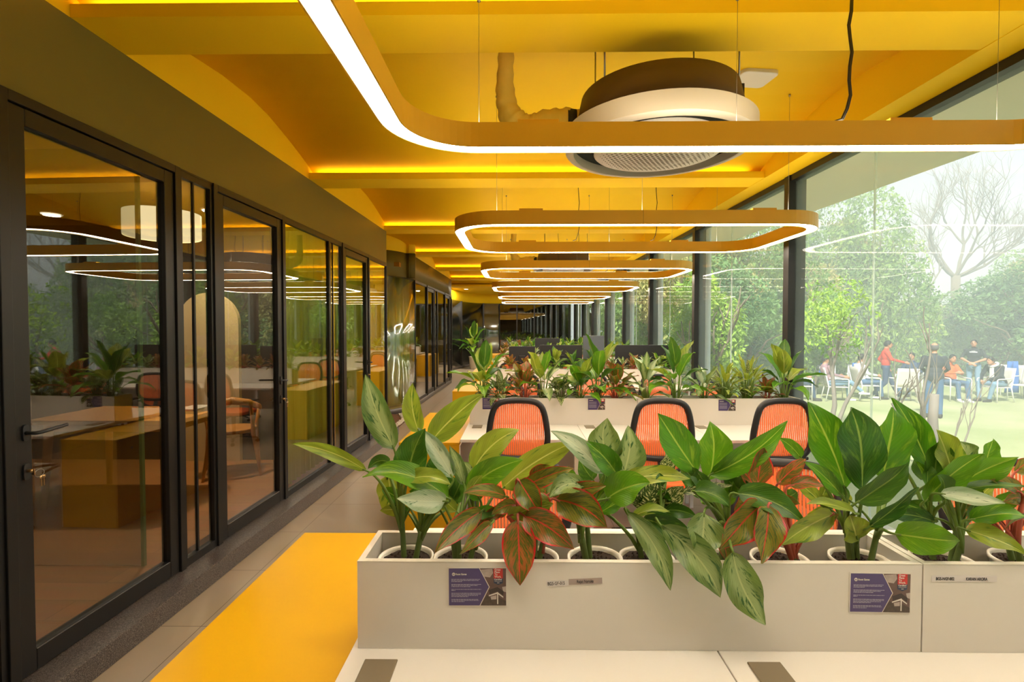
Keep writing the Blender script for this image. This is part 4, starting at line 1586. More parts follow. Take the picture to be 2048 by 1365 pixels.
def leaf(mb, base, tip, width, kind, bend=(0, 0, .1), hint=None, twist=0.0, fold=.30, wave=.11, na=14, nc=6, rnd=None, peak=.39):
    rnd = rnd or random
    base, tip = Vector(base), Vector(tip)
    L = (tip - base).length
    ctrl = (base + tip) / 2 + Vector(bend) * L
    hint = (Vector(hint) if hint else VIEW).normalized()
    mi = mb.mi(LM[kind])
    k = len(mb.v)
    var = (rnd.random(), rnd.random())
    ph = rnd.random() * 6.28
    ph2 = rnd.random() * 6.28
    droop = rnd.uniform(-.12, .42)
    sway = rnd.uniform(-.10, .10)
    e = math.log(.5) / math.log(peak)
    for i in range(na + 1):
        t = i / na
        p = bez(base, ctrl, tip, t)
        tan = ((ctrl - base) * (1 - t) + (tip - ctrl) * t).normalized()
        side = tan.cross(hint)
        if side.length < 1e-4:
            side = tan.orthogonal()
        side.normalize()
        if twist:
            side = Matrix.Rotation(twist * (t - .3), 3, tan) @ side
        nrm = side.cross(tan).normalized()
        w = 1.12 * max(0.0, math.sin(PI * t ** e)) ** .66
        w *= (1 - .35 * max(0, t - .72) / .28)
        w = max(w, .02) * width / 2
        for j in range(nc + 1):
            u = j / nc * 2 - 1
            h = fold * abs(u) ** 1.3 * w * 1.2 + wave * width * (abs(u) ** 2) * math.sin(t * 11 + ph + (1.2 if u > 0 else 0)) * .8 + width * .02 * math.sin(t * 5 + ph2)
            if hasattr(nrm, 'dot') and nrm.dot(hint) < 0:
                h = -h
            mb.v.append(p + side * (u * w + sway * width * math.sin(PI * t)) + nrm * (h - droop * width * max(0, t - .55) ** 2 * 3))
    mb.has_uv = True
    for i in range(na):
        for j in range(nc):
            a = k + i * (nc + 1) + j
            uv = [(j / nc, i / na), ((j + 1) / nc, i / na), ((j + 1) / nc, (i + 1) / na), (j / nc, (i + 1) / na)]
            mb.face([a, a + 1, a + nc + 2, a + nc + 1], mi, True, uv, var)


def stem(mb, a, b, r0, r1, mat, bend=(0, 0, .15), n=8, seg=7):
    a, b = Vector(a), Vector(b)
    c = (a + b) / 2 + Vector(bend) * (b - a).length
    pts = [bez(a, c, b, i / seg) for i in range(seg + 1)]
    mb.tube(pts, [r0 + (r1 - r0) * (i / seg) for i in range(seg + 1)], mat, n=n)


_pot = {}


def pot_parts(t, zoff=0.0, detail=True):
    """pot 0.19 high standing at the local origin"""
    if 'pot' not in _pot:
        mb = MB()
        mb.lathe([(0, 0), (.052, 0), (.056, .004), (.073, .178), (.078, .180), (.078, .190), (.073, .190), (.070, .184), (.066, .16)], 'pot_white', n=40)
        mb.lathe([(.0715, .172), (.066, .170), (.066, .16)], 'pot_inner', n=40)
        _pot['pot'] = mb.build('pot')
        mb = MB()
        rr = random.Random(3)
        rows = [[(0, 0, .181)] * 24]
        for r_ in (.015, .03, .045, .058, .0705):
            rows.append([(r_ * math.cos(2 * PI * j / 24), r_ * math.sin(2 * PI * j / 24), .180 + rr.uniform(-.004, .004) - r_ * .04) for j in range(24)])
        mb.grid(rows, 'soil', closed_u=True)
        for _ in range(60):
            a, q = rr.random() * 6.28, rr.random() ** .5 * .06
            s_ = rr.uniform(.002, .005)
            mb.lathe([(0, -s_), (s_, 0), (0, s_)], 'soil', n=5, c=(q * math.cos(a), q * math.sin(a), .181), smooth=False)
        _pot['soil'] = mb.build('soil')
        _pot['first'] = True
        _pot['pot'].parent = t
        _pot['soil'].parent = _pot['pot']
        return
    c = _pot['pot'].copy()
    COL.objects.link(c)
    c.parent = t
    q = _pot['soil'].copy()
    COL.objects.link(q)
    q.parent = c


POTZ = .7625
PY = 1.405
# hero plants of the nearest planter: pot pixel x, kind of stem, leaves
# leaf: (base px, base py, base depth, tip px, tip py, tip depth, width px, kind, bend(x,z), extra)
HERO = [
    (812, 'tall potted plant with long pale leaves at the left end of the nearest planter', 'g', [
        (788, 898, 1.43, 731, 750, 1.40, 50, 'V', (-.02, .02), dict(twist=.5)),
        (838, 866, 1.46, 826, 766, 1.44, 36, 'O', (-.1, 0), {}),
        (817, 956, 1.41, 849, 858, 1.39, 58, 'D', (-.12, .02), {}),
        (862, 884, 1.47, 966, 789, 1.45, 50, 'O', (-.10, .10), dict(twist=-.4)),
        (733, 942, 1.42, 584, 888, 1.36, 26, 'O', (.02, .10), dict(twist=.7)),
        (897, 997, 1.40, 724, 950, 1.33, 46, 'G', (.02, .24), dict(hint=(0, -.8, .7), twist=.3)),
        (815, 962, 1.38, 901, 968, 1.34, 34, 'O', (0, .22), dict(hint=(0, -.7, .8))),
        (892, 1003, 1.36, 794, 998, 1.28, 42, 'S', (0, .05), dict(hint=(0, -1, .25), fold=.3)),
        (775, 952, 1.50, 770, 1026, 1.50, 44, 'O', (.1, 0), {}),
        (779, 926, 1.46, 736, 938, 1.44, 24, 'D', (0, .5), {}),
        (905, 956, 1.44, 836, 856, 1.42, 34, 'S', (.10, .05), dict(twist=.5)),
        (878, 960, 1.50, 872, 900, 1.50, 40, 'D', (.1, 0), {}),
        (900, 1010, 1.48, 930, 940, 1.47, 34, 'D', (0, 0), {}),
    ]),
    (921, 'potted plant mixing dull red and broad green leaves, second pot of the nearest planter', 'g', [
        (941, 979, 1.42, 1046, 920, 1.39, 50, 'G', (-.15, .12), dict(twist=-.3)),
        (948, 938, 1.46, 1036, 858, 1.44, 50, 'O', (-.10, .08), dict(twist=-.5)),
        (1004, 978, 1.46, 1158, 882, 1.40, 50, 'O', (-.06, .10), dict(twist=.3)),
        (928, 970, 1.45, 899, 893, 1.43, 26, 'V', (0, .05), {}),
        (915, 1000, 1.48, 880, 940, 1.49, 34, 'D', (0, 0), {}),
        (1013, 994, 1.40, 926, 988, 1.34, 26, 'R', (0, .18), dict(hint=(0, -.8, .6))),
        (964, 1022, 1.38, 870, 1106, 1.27, 40, 'R', (-.05, .12), dict(twist=.3)),
        (985, 1046, 1.36, 922, 1110, 1.27, 28, 'R', (-.05, .10), dict(twist=-.6)),
        (960, 1000, 1.42, 940, 960, 1.42, 30, 'G', (0, 0), {}),
        (952, 960, 1.47, 925, 925, 1.47, 30, 'V', (0, .1), {}),
    ]),
    (1063, 'potted plant with bright red edged leaves hanging over the front of the nearest planter', 'r', [
        (1046, 977, 1.40, 1148, 937, 1.36, 32, 'R', (-.08, .12), dict(twist=-.4)),
        (1036, 1040, 1.33, 1040, 1173, 1.27, 62, 'B', (0, .02), dict(fold=.12)),
        (1048, 1032, 1.34, 1145, 1100, 1.27, 56, 'B', (.02, .12), {}),
        (1112, 1000, 1.36, 1214, 1055, 1.31, 62, 'R', (.02, .10), {}),
        (1106, 997, 1.38, 1212, 972, 1.35, 36, 'R', (.02, .14), {}),
        (1038, 962, 1.37, 1080, 1032, 1.32, 46, 'R', (.06, .06), {}),
        (1020, 1032, 1.38, 1062, 1018, 1.34, 30, 'O', (0, .1), {}),
        (1075, 985, 1.37, 1086, 1045, 1.33, 40, 'R', (0, 0), {}),
        (1062, 960, 1.42, 1100, 930, 1.42, 30, 'B', (0, 0), {}),
        (1096, 990, 1.40, 1152, 955, 1.38, 34, 'V', (0, .25), dict(hint=(0, -.7, .7))),
        (1030, 1010, 1.40, 985, 1030, 1.36, 26, 'R', (0, .2), {}),
        (1010, 1018, 1.42, 960, 1050, 1.38, 24, 'B', (0, .2), {}),
        (1060, 1020, 1.36, 1105, 1010, 1.33, 26, 'O', (0, .1), {}),
    ]),
    (1190, 'potted aglaonema with broad pale-green upright leaves, fourth pot of the nearest planter', 'g', [
        (1220, 922, 1.44, 1214, 836, 1.42, 60, 'V', (-.12, 0), {}),
        (1246, 955, 1.44, 1262, 857, 1.42, 58, 'V', (-.02, 0), dict(twist=.2)),
        (1206, 946, 1.42, 1104, 862, 1.37, 36, 'S', (.08, .12), dict(twist=.4)),
        (1234, 950, 1.40, 1174, 884, 1.38, 42, 'G', (.04, .02), dict(twist=.3)),
        (1214, 998, 1.37, 1300, 968, 1.32, 60, 'G', (-.05, .26), dict(hint=(0, -.85, .5))),
        (1248, 960, 1.42, 1382, 955, 1.38, 36, 'O', (0, .10), dict(hint=(0, -.75, .65))),
        (1164, 974, 1.36, 1098, 996, 1.32, 38, 'V', (-.02, .38), dict(hint=(0, -.8, .6))),
        (1186, 960, 1.47, 1160, 920, 1.47, 34, 'D', (0, 0), {}),
        (1150, 985, 1.46, 1190, 1000, 1.46, 24, 'O', (0, .1), {}),
        (1226, 984, 1.46, 1200, 930, 1.46, 36, 'D', (0, 0), {}),
    ]),
    (1293, 'potted dieffenbachia with cream-speckled leaves and long pale leaves drooping over the front', 'g', [
        (1303, 1030, 1.44, 1308, 962, 1.42, 68, 'W', (0, 0), dict(peak=.5)),
        (1322, 1028, 1.42, 1366, 972, 1.40, 44, 'W', (0, .05), {}),
        (1334, 942, 1.46, 1335, 904, 1.45, 28, 'W', (.1, 0), {}),
        (1364, 986, 1.43, 1464, 972, 1.40, 24, 'W', (0, .06), dict(hint=(0, -.7, .7))),
        (1278, 1012, 1.46, 1266, 972, 1.46, 26, 'W', (0, 0), {}),
        (1252, 1024, 1.35, 1341, 1182, 1.24, 42, 'V', (.16, .10), dict(twist=.3, peak=.5)),
        (1322, 1052, 1.33, 1445, 1198, 1.24, 62, 'V', (.10, .12), dict(peak=.5)),
        (1286, 1038, 1.38, 1395, 1096, 1.32, 46, 'D', (.06, .18), {}),
        (1266, 1034, 1.40, 1340, 1022, 1.36, 24, 'O', (0, .14), dict(hint=(0, -.6, .8))),
        (1330, 1022, 1.40, 1394, 1035, 1.36, 26, 'D', (0, .16), {}),
        (1180, 1004, 1.48, 1212, 1010, 1.47, 26, 'W', (0, .1), {}),
    ]),
    (1424, 'potted plant with big dark-green spreading leaves, sixth pot of the nearest planter', 'g', [
        (1396, 948, 1.42, 1317, 828, 1.38, 60, 'G', (-.02, .0), dict(peak=.5, twist=.2)),
        (1418, 962, 1.45, 1424, 846, 1.44, 62, 'G', (.02, 0), dict(peak=.52)),
        (1420, 950, 1.43, 1576, 843, 1.37, 46, 'G', (.04, -.10), dict(twist=-.4)),
        (1408, 1026, 1.33, 1400, 1113, 1.28, 66, 'V', (0, .02), dict(peak=.46)),
        (1474, 988, 1.38, 1612, 1046, 1.32, 50, 'D', (.04, .20), dict(hint=(0, -.85, .5))),
        (1390, 984, 1.36, 1463, 1014, 1.33, 40, 'D', (.04, .28), dict(hint=(0, -.7, .7))),
        (1466, 1104, 1.27, 1529, 1249, 1.23, 64, 'V', (-.10, .02), dict(peak=.46, fold=.1)),
        (1390, 968, 1.42, 1362, 935, 1.42, 34, 'D', (0, 0), {}),
        (1460, 985, 1.45, 1490, 945, 1.45, 46, 'D', (0, .1), {}),
        (1440, 1060, 1.36, 1455, 1128, 1.33, 28, 'R', (0, 0), {}),
        (1440, 1000, 1.46, 1410, 970, 1.46, 40, 'G', (0, 0), {}),
    ]),
    (1560, 'potted aglaonema with crimson-edged leaves, seventh pot of the nearest planter', 'r', [
        (1523, 1010, 1.36, 1444, 1100, 1.28, 62, 'R', (-.06, .10), {}),
        (1536, 1012, 1.34, 1522, 1128, 1.27, 58, 'R', (.08, .04), {}),
        (1514, 970, 1.40, 1527, 895, 1.38, 42, 'B', (-.02, 0), {}),
        (1555, 969, 1.40, 1613, 920, 1.38, 34, 'B', (-.04, .04), {}),
        (1580, 972, 1.38, 1648, 972, 1.34, 26, 'B', (0, .12), dict(hint=(0, -.7, .6))),
        (1511, 972, 1.44, 1476, 930, 1.43, 24, 'B', (0, 0), {}),
        (1665, 1030, 1.35, 1562, 1092, 1.30, 46, 'O', (.0, .14), {}),
        (1570, 1000, 1.42, 1596, 985, 1.42, 30, 'D', (0, .1), {}),
        (1486, 985, 1.44, 1456, 960, 1.44, 40, 'D', (0, .1), {}),
        (1545, 1005, 1.42, 1600, 1008, 1.40, 24, 'R', (0, .2), {}),
        (1495, 1000, 1.42, 1470, 1030, 1.40, 34, 'R', (0, .1), {}),
    ]),
    (1720, 'large potted plant with broad upright green leaves, left of the nearest planter joint', 'c', [
        (1690, 978, 1.44, 1618, 804, 1.42, 72, 'G', (.02, .02), dict(peak=.5, fold=.1)),
        (1724, 984, 1.40, 1705, 816, 1.38, 86, 'D', (.03, 0), dict(peak=.55, fold=.1)),
        (1764, 958, 1.44, 1791, 817, 1.42, 86, 'G', (.07, 0), dict(peak=.45, fold=.1)),
        (1866, 955, 1.50, 1788, 797, 1.48, 52, 'G', (.06, .04), {}),
        (1712, 1007, 1.37, 1820, 928, 1.33, 48, 'D', (.06, .06), {}),
        (1682, 990, 1.42, 1611, 924, 1.38, 28, 'G', (.02, .06), dict(twist=.5)),
        (1603, 918, 1.47, 1560, 878, 1.44, 24, 'G', (0, .15), {}),
        (1712, 1028, 1.36, 1614, 1006, 1.30, 26, 'O', (0, .12), dict(hint=(0, -.5, .8))),
        (1715, 1080, 1.40, 1700, 1030, 1.39, 56, 'O', (0, 0), {}),
        (1738, 1054, 1.38, 1836, 974, 1.33, 30, 'D', (.02, .0), dict(twist=.5)),
        (1791, 1069, 1.33, 1925, 1086, 1.28, 60, 'G', (.0, .06), dict(fold=.1)),
        (1780, 970, 1.48, 1750, 860, 1.50, 50, 'D', (0, 0), {}),
        (1640, 1000, 1.46, 1655, 960, 1.46, 24, 'O', (0, 0), {}),
    ]),
    (1886, 'bushy potted plant with overlapping green and silvery leaves right of the planter joint', 'c', [
        (1848, 1004, 1.40, 1970, 908, 1.34, 52, 'G', (-.06, .12), {}),
        (1897, 988, 1.42, 2037, 914, 1.36, 52, 'G', (-.04, .06), {}),
        (1900, 940, 1.46, 1873, 860, 1.45, 54, 'O', (.14, 0), {}),
        (1932, 926, 1.48, 1918, 884, 1.47, 42, 'V', (.1, 0), {}),
        (1972, 924, 1.47, 1992, 880, 1.46, 34, 'G', (0, 0), {}),
        (1880, 988, 1.36, 2010, 1008, 1.29, 32, 'S', (0, .06), dict(hint=(0, -.8, .6))),
        (1868, 958, 1.47, 1888, 876, 1.46, 54, 'D', (-.06, 0), {}),
        (1930, 1060, 1.36, 2054, 1108, 1.28, 40, 'O', (.02, .16), dict(hint=(0, -.85, .5))),
        (1940, 1040, 1.38, 2056, 1032, 1.31, 36, 'G', (0, .22), dict(hint=(0, -.7, .7))),
        (1868, 1044, 1.42, 1772, 1032, 1.38, 30, 'D', (0, .12), {}),
        (1870, 1036, 1.45, 1800, 1008, 1.44, 34, 'D', (0, .12), {}),
        (1905, 985, 1.40, 2062, 974, 1.34, 22, 'D', (0, .10), dict(hint=(0, -.4, .9))),
        (1850, 960, 1.52, 1835, 880, 1.52, 50, 'D', (0, 0), {}),
        (1890, 1000, 1.38, 1884, 955, 1.35, 34, 'D', (0, .3), {}),
        (1790, 900, 1.52, 1812, 830, 1.52, 50, 'G', (0, 0), {}),
        (1990, 1010, 1.44, 2050, 985, 1.42, 30, 'G', (0, .1), {}),
    ]),
    (2050, 'potted aglaonema with reddish leaves at the right edge of the view in the nearest planter', 'r', [
        (2040, 985, 1.40, 1985, 962, 1.37, 26, 'R', (0, .15), {}),
        (2046, 1000, 1.42, 2012, 1006, 1.38, 26, 'R', (0, .2), {}),
        (2030, 945, 1.46, 2070, 915, 1.45, 30, 'R', (0, 0), {}),
        (2060, 1040, 1.40, 2010, 1060, 1.34, 10, 'R', (0, .3), {}),
        (2070, 990, 1.36, 2120, 1060, 1.30, 50, 'R', (0, .1), {}),
    ]),
]
for (ppx, lb, sk, leaves) in HERO:
    cx = P(ppx, 1110, PY).x
    t = thing('potted_plant', lb, 'potted plant', (cx, PY, POTZ), 0, 'potted plants in the nearest planter')
    pot_parts(t)
    O = Vector((cx, PY, POTZ))
    rng = random.Random(ppx)
    fm, sm, cm = MB(), MB(), MB()
    smat = 'red_petiole' if sk == 'r' else 'green_petiole'
    # short canes out of the soil
    canes = []
    nc_ = 4 if sk == 'c' else 3
    for k in range(nc_):
        a = rng.uniform(0, 6.28)
        b = Vector((.024 * math.cos(a + k * 2.1), .020 * math.sin(a + k * 2.1), .165))
        hgt = rng.uniform(.045, .10) * (1.2 if sk != 'r' else .8)
        tp = b + Vector((b.x * .8, b.y * .5, hgt))
        stem(cm, b, tp, .0085, .0072, 'green_cane', bend=(0, 0, 0))
        canes.append(tp)
    for (bx, by, bd, tx, ty, td, wpx, kind, bend, ex) in leaves:
        B = P(bx, by, bd) - O
        T = P(tx, ty, td) - O
        w = wpx * (bd + td) / 2 / F
        leaf(fm, B, T, w, kind, bend=(bend[0], 0, bend[1]), rnd=rng, **ex)
        c = min(canes, key=lambda q: abs(q.x - B.x) + rng.random() * .02)
        c = c - Vector((0, 0, rng.uniform(.0, .03)))
        # petiole leaves the cane upright and bends over to the blade
        mid = Vector((c.x + (B.x - c.x) * .35, c.y + (B.y - c.y) * .35, max(c.z, B.z) * .55 + min(c.z, B.z) * .45 + .03))
        dirn = (T - B).normalized()
        ctrl2 = B - dirn * .03
        seg = 8
        pts = []
        for i in range(seg + 1):
            u = i / seg
            pts.append(c * (1 - u) ** 3 + mid * 3 * u * (1 - u) ** 2 + ctrl2 * 3 * u * u * (1 - u) + B * u ** 3)
        pts.append(B + dirn * .012)
        sm.tube(pts, [.0062 - .0036 * i / (seg + 1) for i in range(seg + 2)], smat, n=8)
    # smaller inner leaves between the large ones
    for k in range(5):
        a = rng.uniform(-1.2, 1.2)
        c = rng.choice(canes)
        B = c + Vector((.07 * math.sin(a), rng.uniform(.0, .06), rng.uniform(.04, .12)))
        T = B + Vector((.09 * math.sin(a), rng.uniform(-.02, .03), rng.uniform(-.01, .08)))
        leaf(fm, B, T, rng.uniform(.026, .042), rng.choice('R' if sk == 'r' else 'DGO'), bend=(0, 0, .12), rnd=rng)
        pts = [bez(c, c.lerp(B, .5) + Vector((0, 0, .02)), B, u / 5) for u in range(6)]
        sm.tube(pts, [.0045, .004, .0036, .0032, .003, .0026], smat, n=6)
    fm.build('foliage', parent=t)
    sm.build('petioles', parent=t)
    cm.build('stem', parent=t)


# generic plants for the rows further back
def plant_proto(kinds, seed, n, h, spread, wl, smat='green_petiole', ratio=.30, nc=4, na=9):
    rng = random.Random(seed)
    fm, sm = MB(), MB()
    for i in range(n):
        a = i * 2.399 + rng.uniform(-.3, .3)
        q = (i + .5) / n                       # 0 inner upright .. 1 outer spreading
        out = spread * (.25 + .85 * q) * rng.uniform(.8, 1.15)
        z = .18 + h * (1 - .55 * q) * rng.uniform(.75, 1.0)
        d = Vector((math.cos(a), math.sin(a), 0))
        c = Vector((d.x * .018, d.y * .018, .17))
        B = d * out * .55 + Vector((0, 0, z * .82))
        L = wl * rng.uniform(.8, 1.15)
        T = B + (d * (.30 + .75 * q) + Vector((0, 0, .85 - 1.15 * q + rng.uniform(-.2, .2)))).normalized() * L
        kind = rng.choice(kinds)
        leaf(fm, B, T, L * ratio * rng.uniform(.85, 1.2), kind, bend=(0, 0, .10 + .1 * q), hint=(-d * .8 * 1 + Vector((0, 0, .6 + q))).normalized(), rnd=rng, na=na, nc=nc)
        mid = c.lerp(B, .45) + Vector((0, 0, .04))
        pts = [bez(c, mid, B, u / 5) for u in range(6)]
        sm.tube(pts, [.005, .0045, .004, .0036, .003, .0026], smat, n=5)
    return fm, sm


def make_proto(name_label, *a, **k):
    t = thing('potted_plant', name_label, 'potted plant')
    pot_parts(t)
    fm, sm = plant_proto(*a, **k)
    fm.build('foliage', parent=t)
    sm.build('petioles', parent=t)
    return t


PROTO = {
    'G': (make_proto('x', 'GGGOD', 11, 15, .38, .17, .25, ratio=.42), 'bright green broad-leaved'),
    'O': (make_proto('x', 'OOGV', 12, 15, .38, .18, .24, ratio=.36), 'yellow-green long-leaved'),
    'R': (make_proto('x', 'RBBR', 13, 20, .30, .17, .16, smat='red_petiole', ratio=.46), 'red-leaved'),
    'W': (make_proto('x', 'WWVW', 14, 24, .24, .16, .14, ratio=.34), 'fine cream-speckled'),
    'S': (make_proto('x', 'VVS', 15, 16, .32, .16, .20, ratio=.38), 'pale silvery-green'),
    'L': (make_proto('x', 'OWO', 16, 44, .34, .18, .14, ratio=.20), 'narrow-leaved yellow-green'),
}
PUSED = {k: False for k in PROTO}
RP = {
    1: [('G', 966, 1.15), ('W', 1001, 1.0), ('R', 1048, 1.05), ('O', 1086, 1.1), ('W', 1122, .95), ('D', 1160, .9), ('G', 1196, 1.25), ('R', 1233, 1.1), ('S', 1288, 1.2), ('G', 1353, 1.2),
        ('S', 1408, .9), ('L', 1450, 1.05), ('L', 1495, 1.25), ('R', 1535, .7), ('G', 1578, 1.15)],
    2: [('S', 990, 1.0), ('R', 1020, 1.1), ('R', 1052, 1.0), ('R', 1085, 1.1), ('G', 1112, 1.15), ('G', 1145, 1.0), ('G', 1160, 1.2), ('R', 1186, 1.1), ('S', 1216, .9), ('S', 1238, .9), ('R', 1258, 1.1),
        ('S', 1292, 1.0), ('O', 1318, 1.0), ('G', 1348, 1.3), ('R', 1385, .8)],
    3: [('R', 1006, 1.1), ('O', 1030, 1.2), ('R', 1050, .9), ('S', 1070, 1.0), ('G', 1096, 1.1), ('G', 1122, 1.2), ('G', 1138, 1.3), ('S', 1160, 1.0), ('L', 1186, 1.1), ('L', 1205, 1.2), ('G', 1226, 1.3), ('G', 1252, 1.25)],
    4: [('R', 1012, 1.2), ('S', 1028, 1.2), ('G', 1046, 1.1), ('G', 1066, 1.2), ('R', 1082, 1.0), ('G', 1104, 1.2), ('G', 1122, 1.2), ('O', 1142, 1.2), ('G', 1160, 1.3), ('G', 1182, 1.2), ('G', 1202, 1.2)],
    5: [('G', 1020, 1.2), ('R', 1038, 1.2), ('G', 1056, 1.2), ('G', 1078, 1.2), ('O', 1098, 1.2), ('G', 1118, 1.2), ('G', 1138, 1.2), ('G', 1160, 1.2)],
}
rng = random.Random(77)
ORDN = ['first', 'second', 'third', 'fourth', 'fifth', 'sixth', 'seventh', 'eighth', 'ninth', 'tenth', 'eleventh', 'twelfth', 'thirteenth', 'fourteenth', 'fifteenth']
for r, lst in RP.items():
    Y = ROWS[r] + 1.405
    lastx = -9
    for i, (k, px, sc) in enumerate(lst):
        if k == 'D':
            k = 'G'
        x = P(px, 760, Y).x
        x = max(x, lastx + .156)
        if abs(x - 1.058) < .10:
            x = 1.058 + (.10 if x > 1.058 else -.10)
            if x < lastx + .15:
                x = 1.16
        x = min(x, 2.40)
        lastx = x
        proto, desc = PROTO[k]
        lb = '%s potted plant, %s pot from the left in the %s row planter' % (desc, ORDN[i], ORD[r])
        if not PUSED[k]:
            o = proto
            PUSED[k] = True
        else:
            o = copy_tree(proto)
        o.location = (x, Y, POTZ)
        o.rotation_euler = (0, 0, rng.uniform(0, 6.28))
        o['label'] = lb
        o['group'] = 'potted plants in the %s row planter' % ORD[r]
        if r >= 2:
            sc *= .70
        if sc != 1:
            # scale the foliage only, pots stay the same size
            for ch in [q for q in bpy.data.objects if q.parent == o and q.name.split('.')[0] in ('foliage', 'petioles')]:
                ch.scale = (min(sc, 1.05), min(sc, 1.05), sc)
                ch.location = (0, 0, .17 * (1 - sc))


# ------------------------------------------------------------------ monitors on the far rows
def monitor(loc, rz, w, h, label, mat='black_plastic', z=.42):
    t = thing('monitor', label, 'monitor', loc, rz, 'monitors on the far desks')
    mb = MB()
    mb.prism(rrect(-w / 2, z - h / 2, w / 2, z + h / 2, .012, 4), -.012, .022, mat, axis='Y')
    mb.build('screen_housing', parent=t, bevel=.004)
    MB().box((-.05, -.05, z - .10), (.05, -.012, z + .02), mat).build('stand_mount', parent=t, bevel=.004)
    MB().box((-.03, -.055, .012), (.03, -.035, z - .02), mat).build('stand', parent=t)
    MB().prism(rrect(-.12, -.13, .12, .08, .02, 4), 0, .012, mat).build('foot', parent=t)
    return t


for (px, Y, w, h, zc, rz, lb, mt) in (
        (1187, 8.0, .34, .54, .47, .10, 'grey-backed monitor turned upright behind the third row planter', 'monitor_grey'),
        (1285, 8.0, .87, .36, .41, 0, 'very wide dark monitor behind the third row planter, towards the windows', 'black_plastic'),
        (1122, 8.0, .68, .36, .41, 0, 'wide dark monitor behind the third row planter, left of the grey one', 'black_plastic'),
        (1044, 8.0, .42, .34, .40, 0, 'small dark monitor behind the red plants at the left of the third row', 'black_plastic'),
        (1095, 11.2, .56, .36, .46, 0, 'dark monitor behind the fourth row planter, farthest of the monitors', 'black_plastic')):
    p = P(px, 700, Y)
    m_ = monitor((p.x, Y, .75), rz, w, h, lb, mt, zc)

# floor plant at the end of the hall and leaning boards by the far windows
proto, _ = PROTO['G']
o = copy_tree(proto)
p = P(946, 735, 20.0)
o.location = (p.x, 20.0, 0)
o.scale = (2.2, 2.2, 2.6)
o['label'] = 'tall leafy plant in a white pot on the floor by the far curved glazing'
o['group'] = 'floor plants at the far end'
for k, (px, lb) in enumerate(((1166, 'pale board leaning by the far windows, left one'), (1198, 'pale board leaning by the far windows, right one'))):
    p = P(px, 660, 21.3)
    o = MB().box((-.12, -.02, 0), (.12, .02, 2.3), 'bark_pale').build('leaning_board', loc=(p.x, 21.3, .004))
    o.rotation_euler = (0, rad(9 if k == 0 else -9), 0)
    tag(o, lb, 'board', 'boards leaning at the far end')

# ------------------------------------------------------------------ garden
GZ = -.45
structure(MB().box((-40, -40, GZ - .3), (60, 80, GZ), 'lawn').build('floor'))


mh, nh, lh = new_mat('haze')
oh = nh.new('ShaderNodeOutputMaterial')
vh = nh.new('ShaderNodeVolumeScatter')
vh.inputs['Color'].default_value = (0.86, 0.94, 1.0, 1)
vh.inputs['Density'].default_value = 0.02
lh.new(vh.outputs[0], oh.inputs['Volume'])
o = MB().box((4.8, -25, GZ + .01), (48, 60, 13), 'haze').build('haze')
tag(o, 'thin bright haze hanging over the lawn and before the trees', 'haze', kind='stuff')


def crown(mb, c, r, n, mat, rng, size=.12, dens=.55, flat=.7):
    """cloud of small leaves filling an uneven ellipsoid"""
    mi = mb.mi(mat)
    c = Vector(c)
    lobes = [(Vector((rng.uniform(-1, 1) * r[0] * .6, rng.uniform(-1, 1) * r[1] * .6, rng.uniform(-1, 1) * r[2] * .65)), rng.uniform(.35, .6)) for _ in range(9)]
    for i in range(n):
        lc, lr = lobes[i % len(lobes)]
        d = Vector((rng.gauss(0, 1), rng.gauss(0, 1), rng.gauss(0, 1))).normalized()
        q = rng.uniform(.55, 1.0) ** .5
        p = c + lc + Vector((d.x * r[0] * lr, d.y * r[1] * lr, d.z * r[2] * lr)) * q
        if p.z < GZ + .05:
            p.z = GZ + rng.uniform(.05, .5)
        ax = Vector((rng.gauss(0, 1), rng.gauss(0, 1), rng.gauss(0, 1) - .5)).normalized()
        sd = ax.orthogonal().normalized()
        sd = Matrix.Rotation(rng.uniform(0, 6.28), 3, ax) @ sd
        s = size * rng.uniform(.6, 1.3)
        k = len(mb.v)
        nn = ax.cross(sd)
        mb.v += [p, p + ax * s * .45 + sd * s * .22 + nn * s * .06, p + ax * s, p + ax * s * .45 - sd * s * .22 + nn * s * .06]
        mb.face([k, k + 1, k + 2, k + 3], mi)


def branch(mb, a, d, L, r, depth, rng, mat, spread=.5, up=.15, kids=(2, 3)):
    pts = [a]
    p = a.copy()
    dd = d.normalized()
    n = 5
    for i in range(n):
        dd = (dd + Vector((rng.gauss(0, .12), rng.gauss(0, .12), rng.gauss(0, .08) + up * .3))).normalized()
        p = p + dd * L / n
        pts.append(p.copy())
    mb.tube(pts, [r * (1 - .45 * i / n) for i in range(n + 1)], mat, n=5 if depth < 3 else 8, cap=False)
    if depth <= 0:
        return
    for k in range(rng.randint(*kids)):
        i = rng.randint(2, n)
        ax = dd.orthogonal().normalized()
        ax = Matrix.Rotation(rng.uniform(0, 6.28), 3, dd) @ ax
        nd = (dd + ax * spread * rng.uniform(.6, 1.5) + Vector((0, 0, up))).normalized()
        branch(mb, pts[i], nd, L * rng.uniform(.6, .85), r * .55, depth - 1, rng, mat, spread, up, kids)


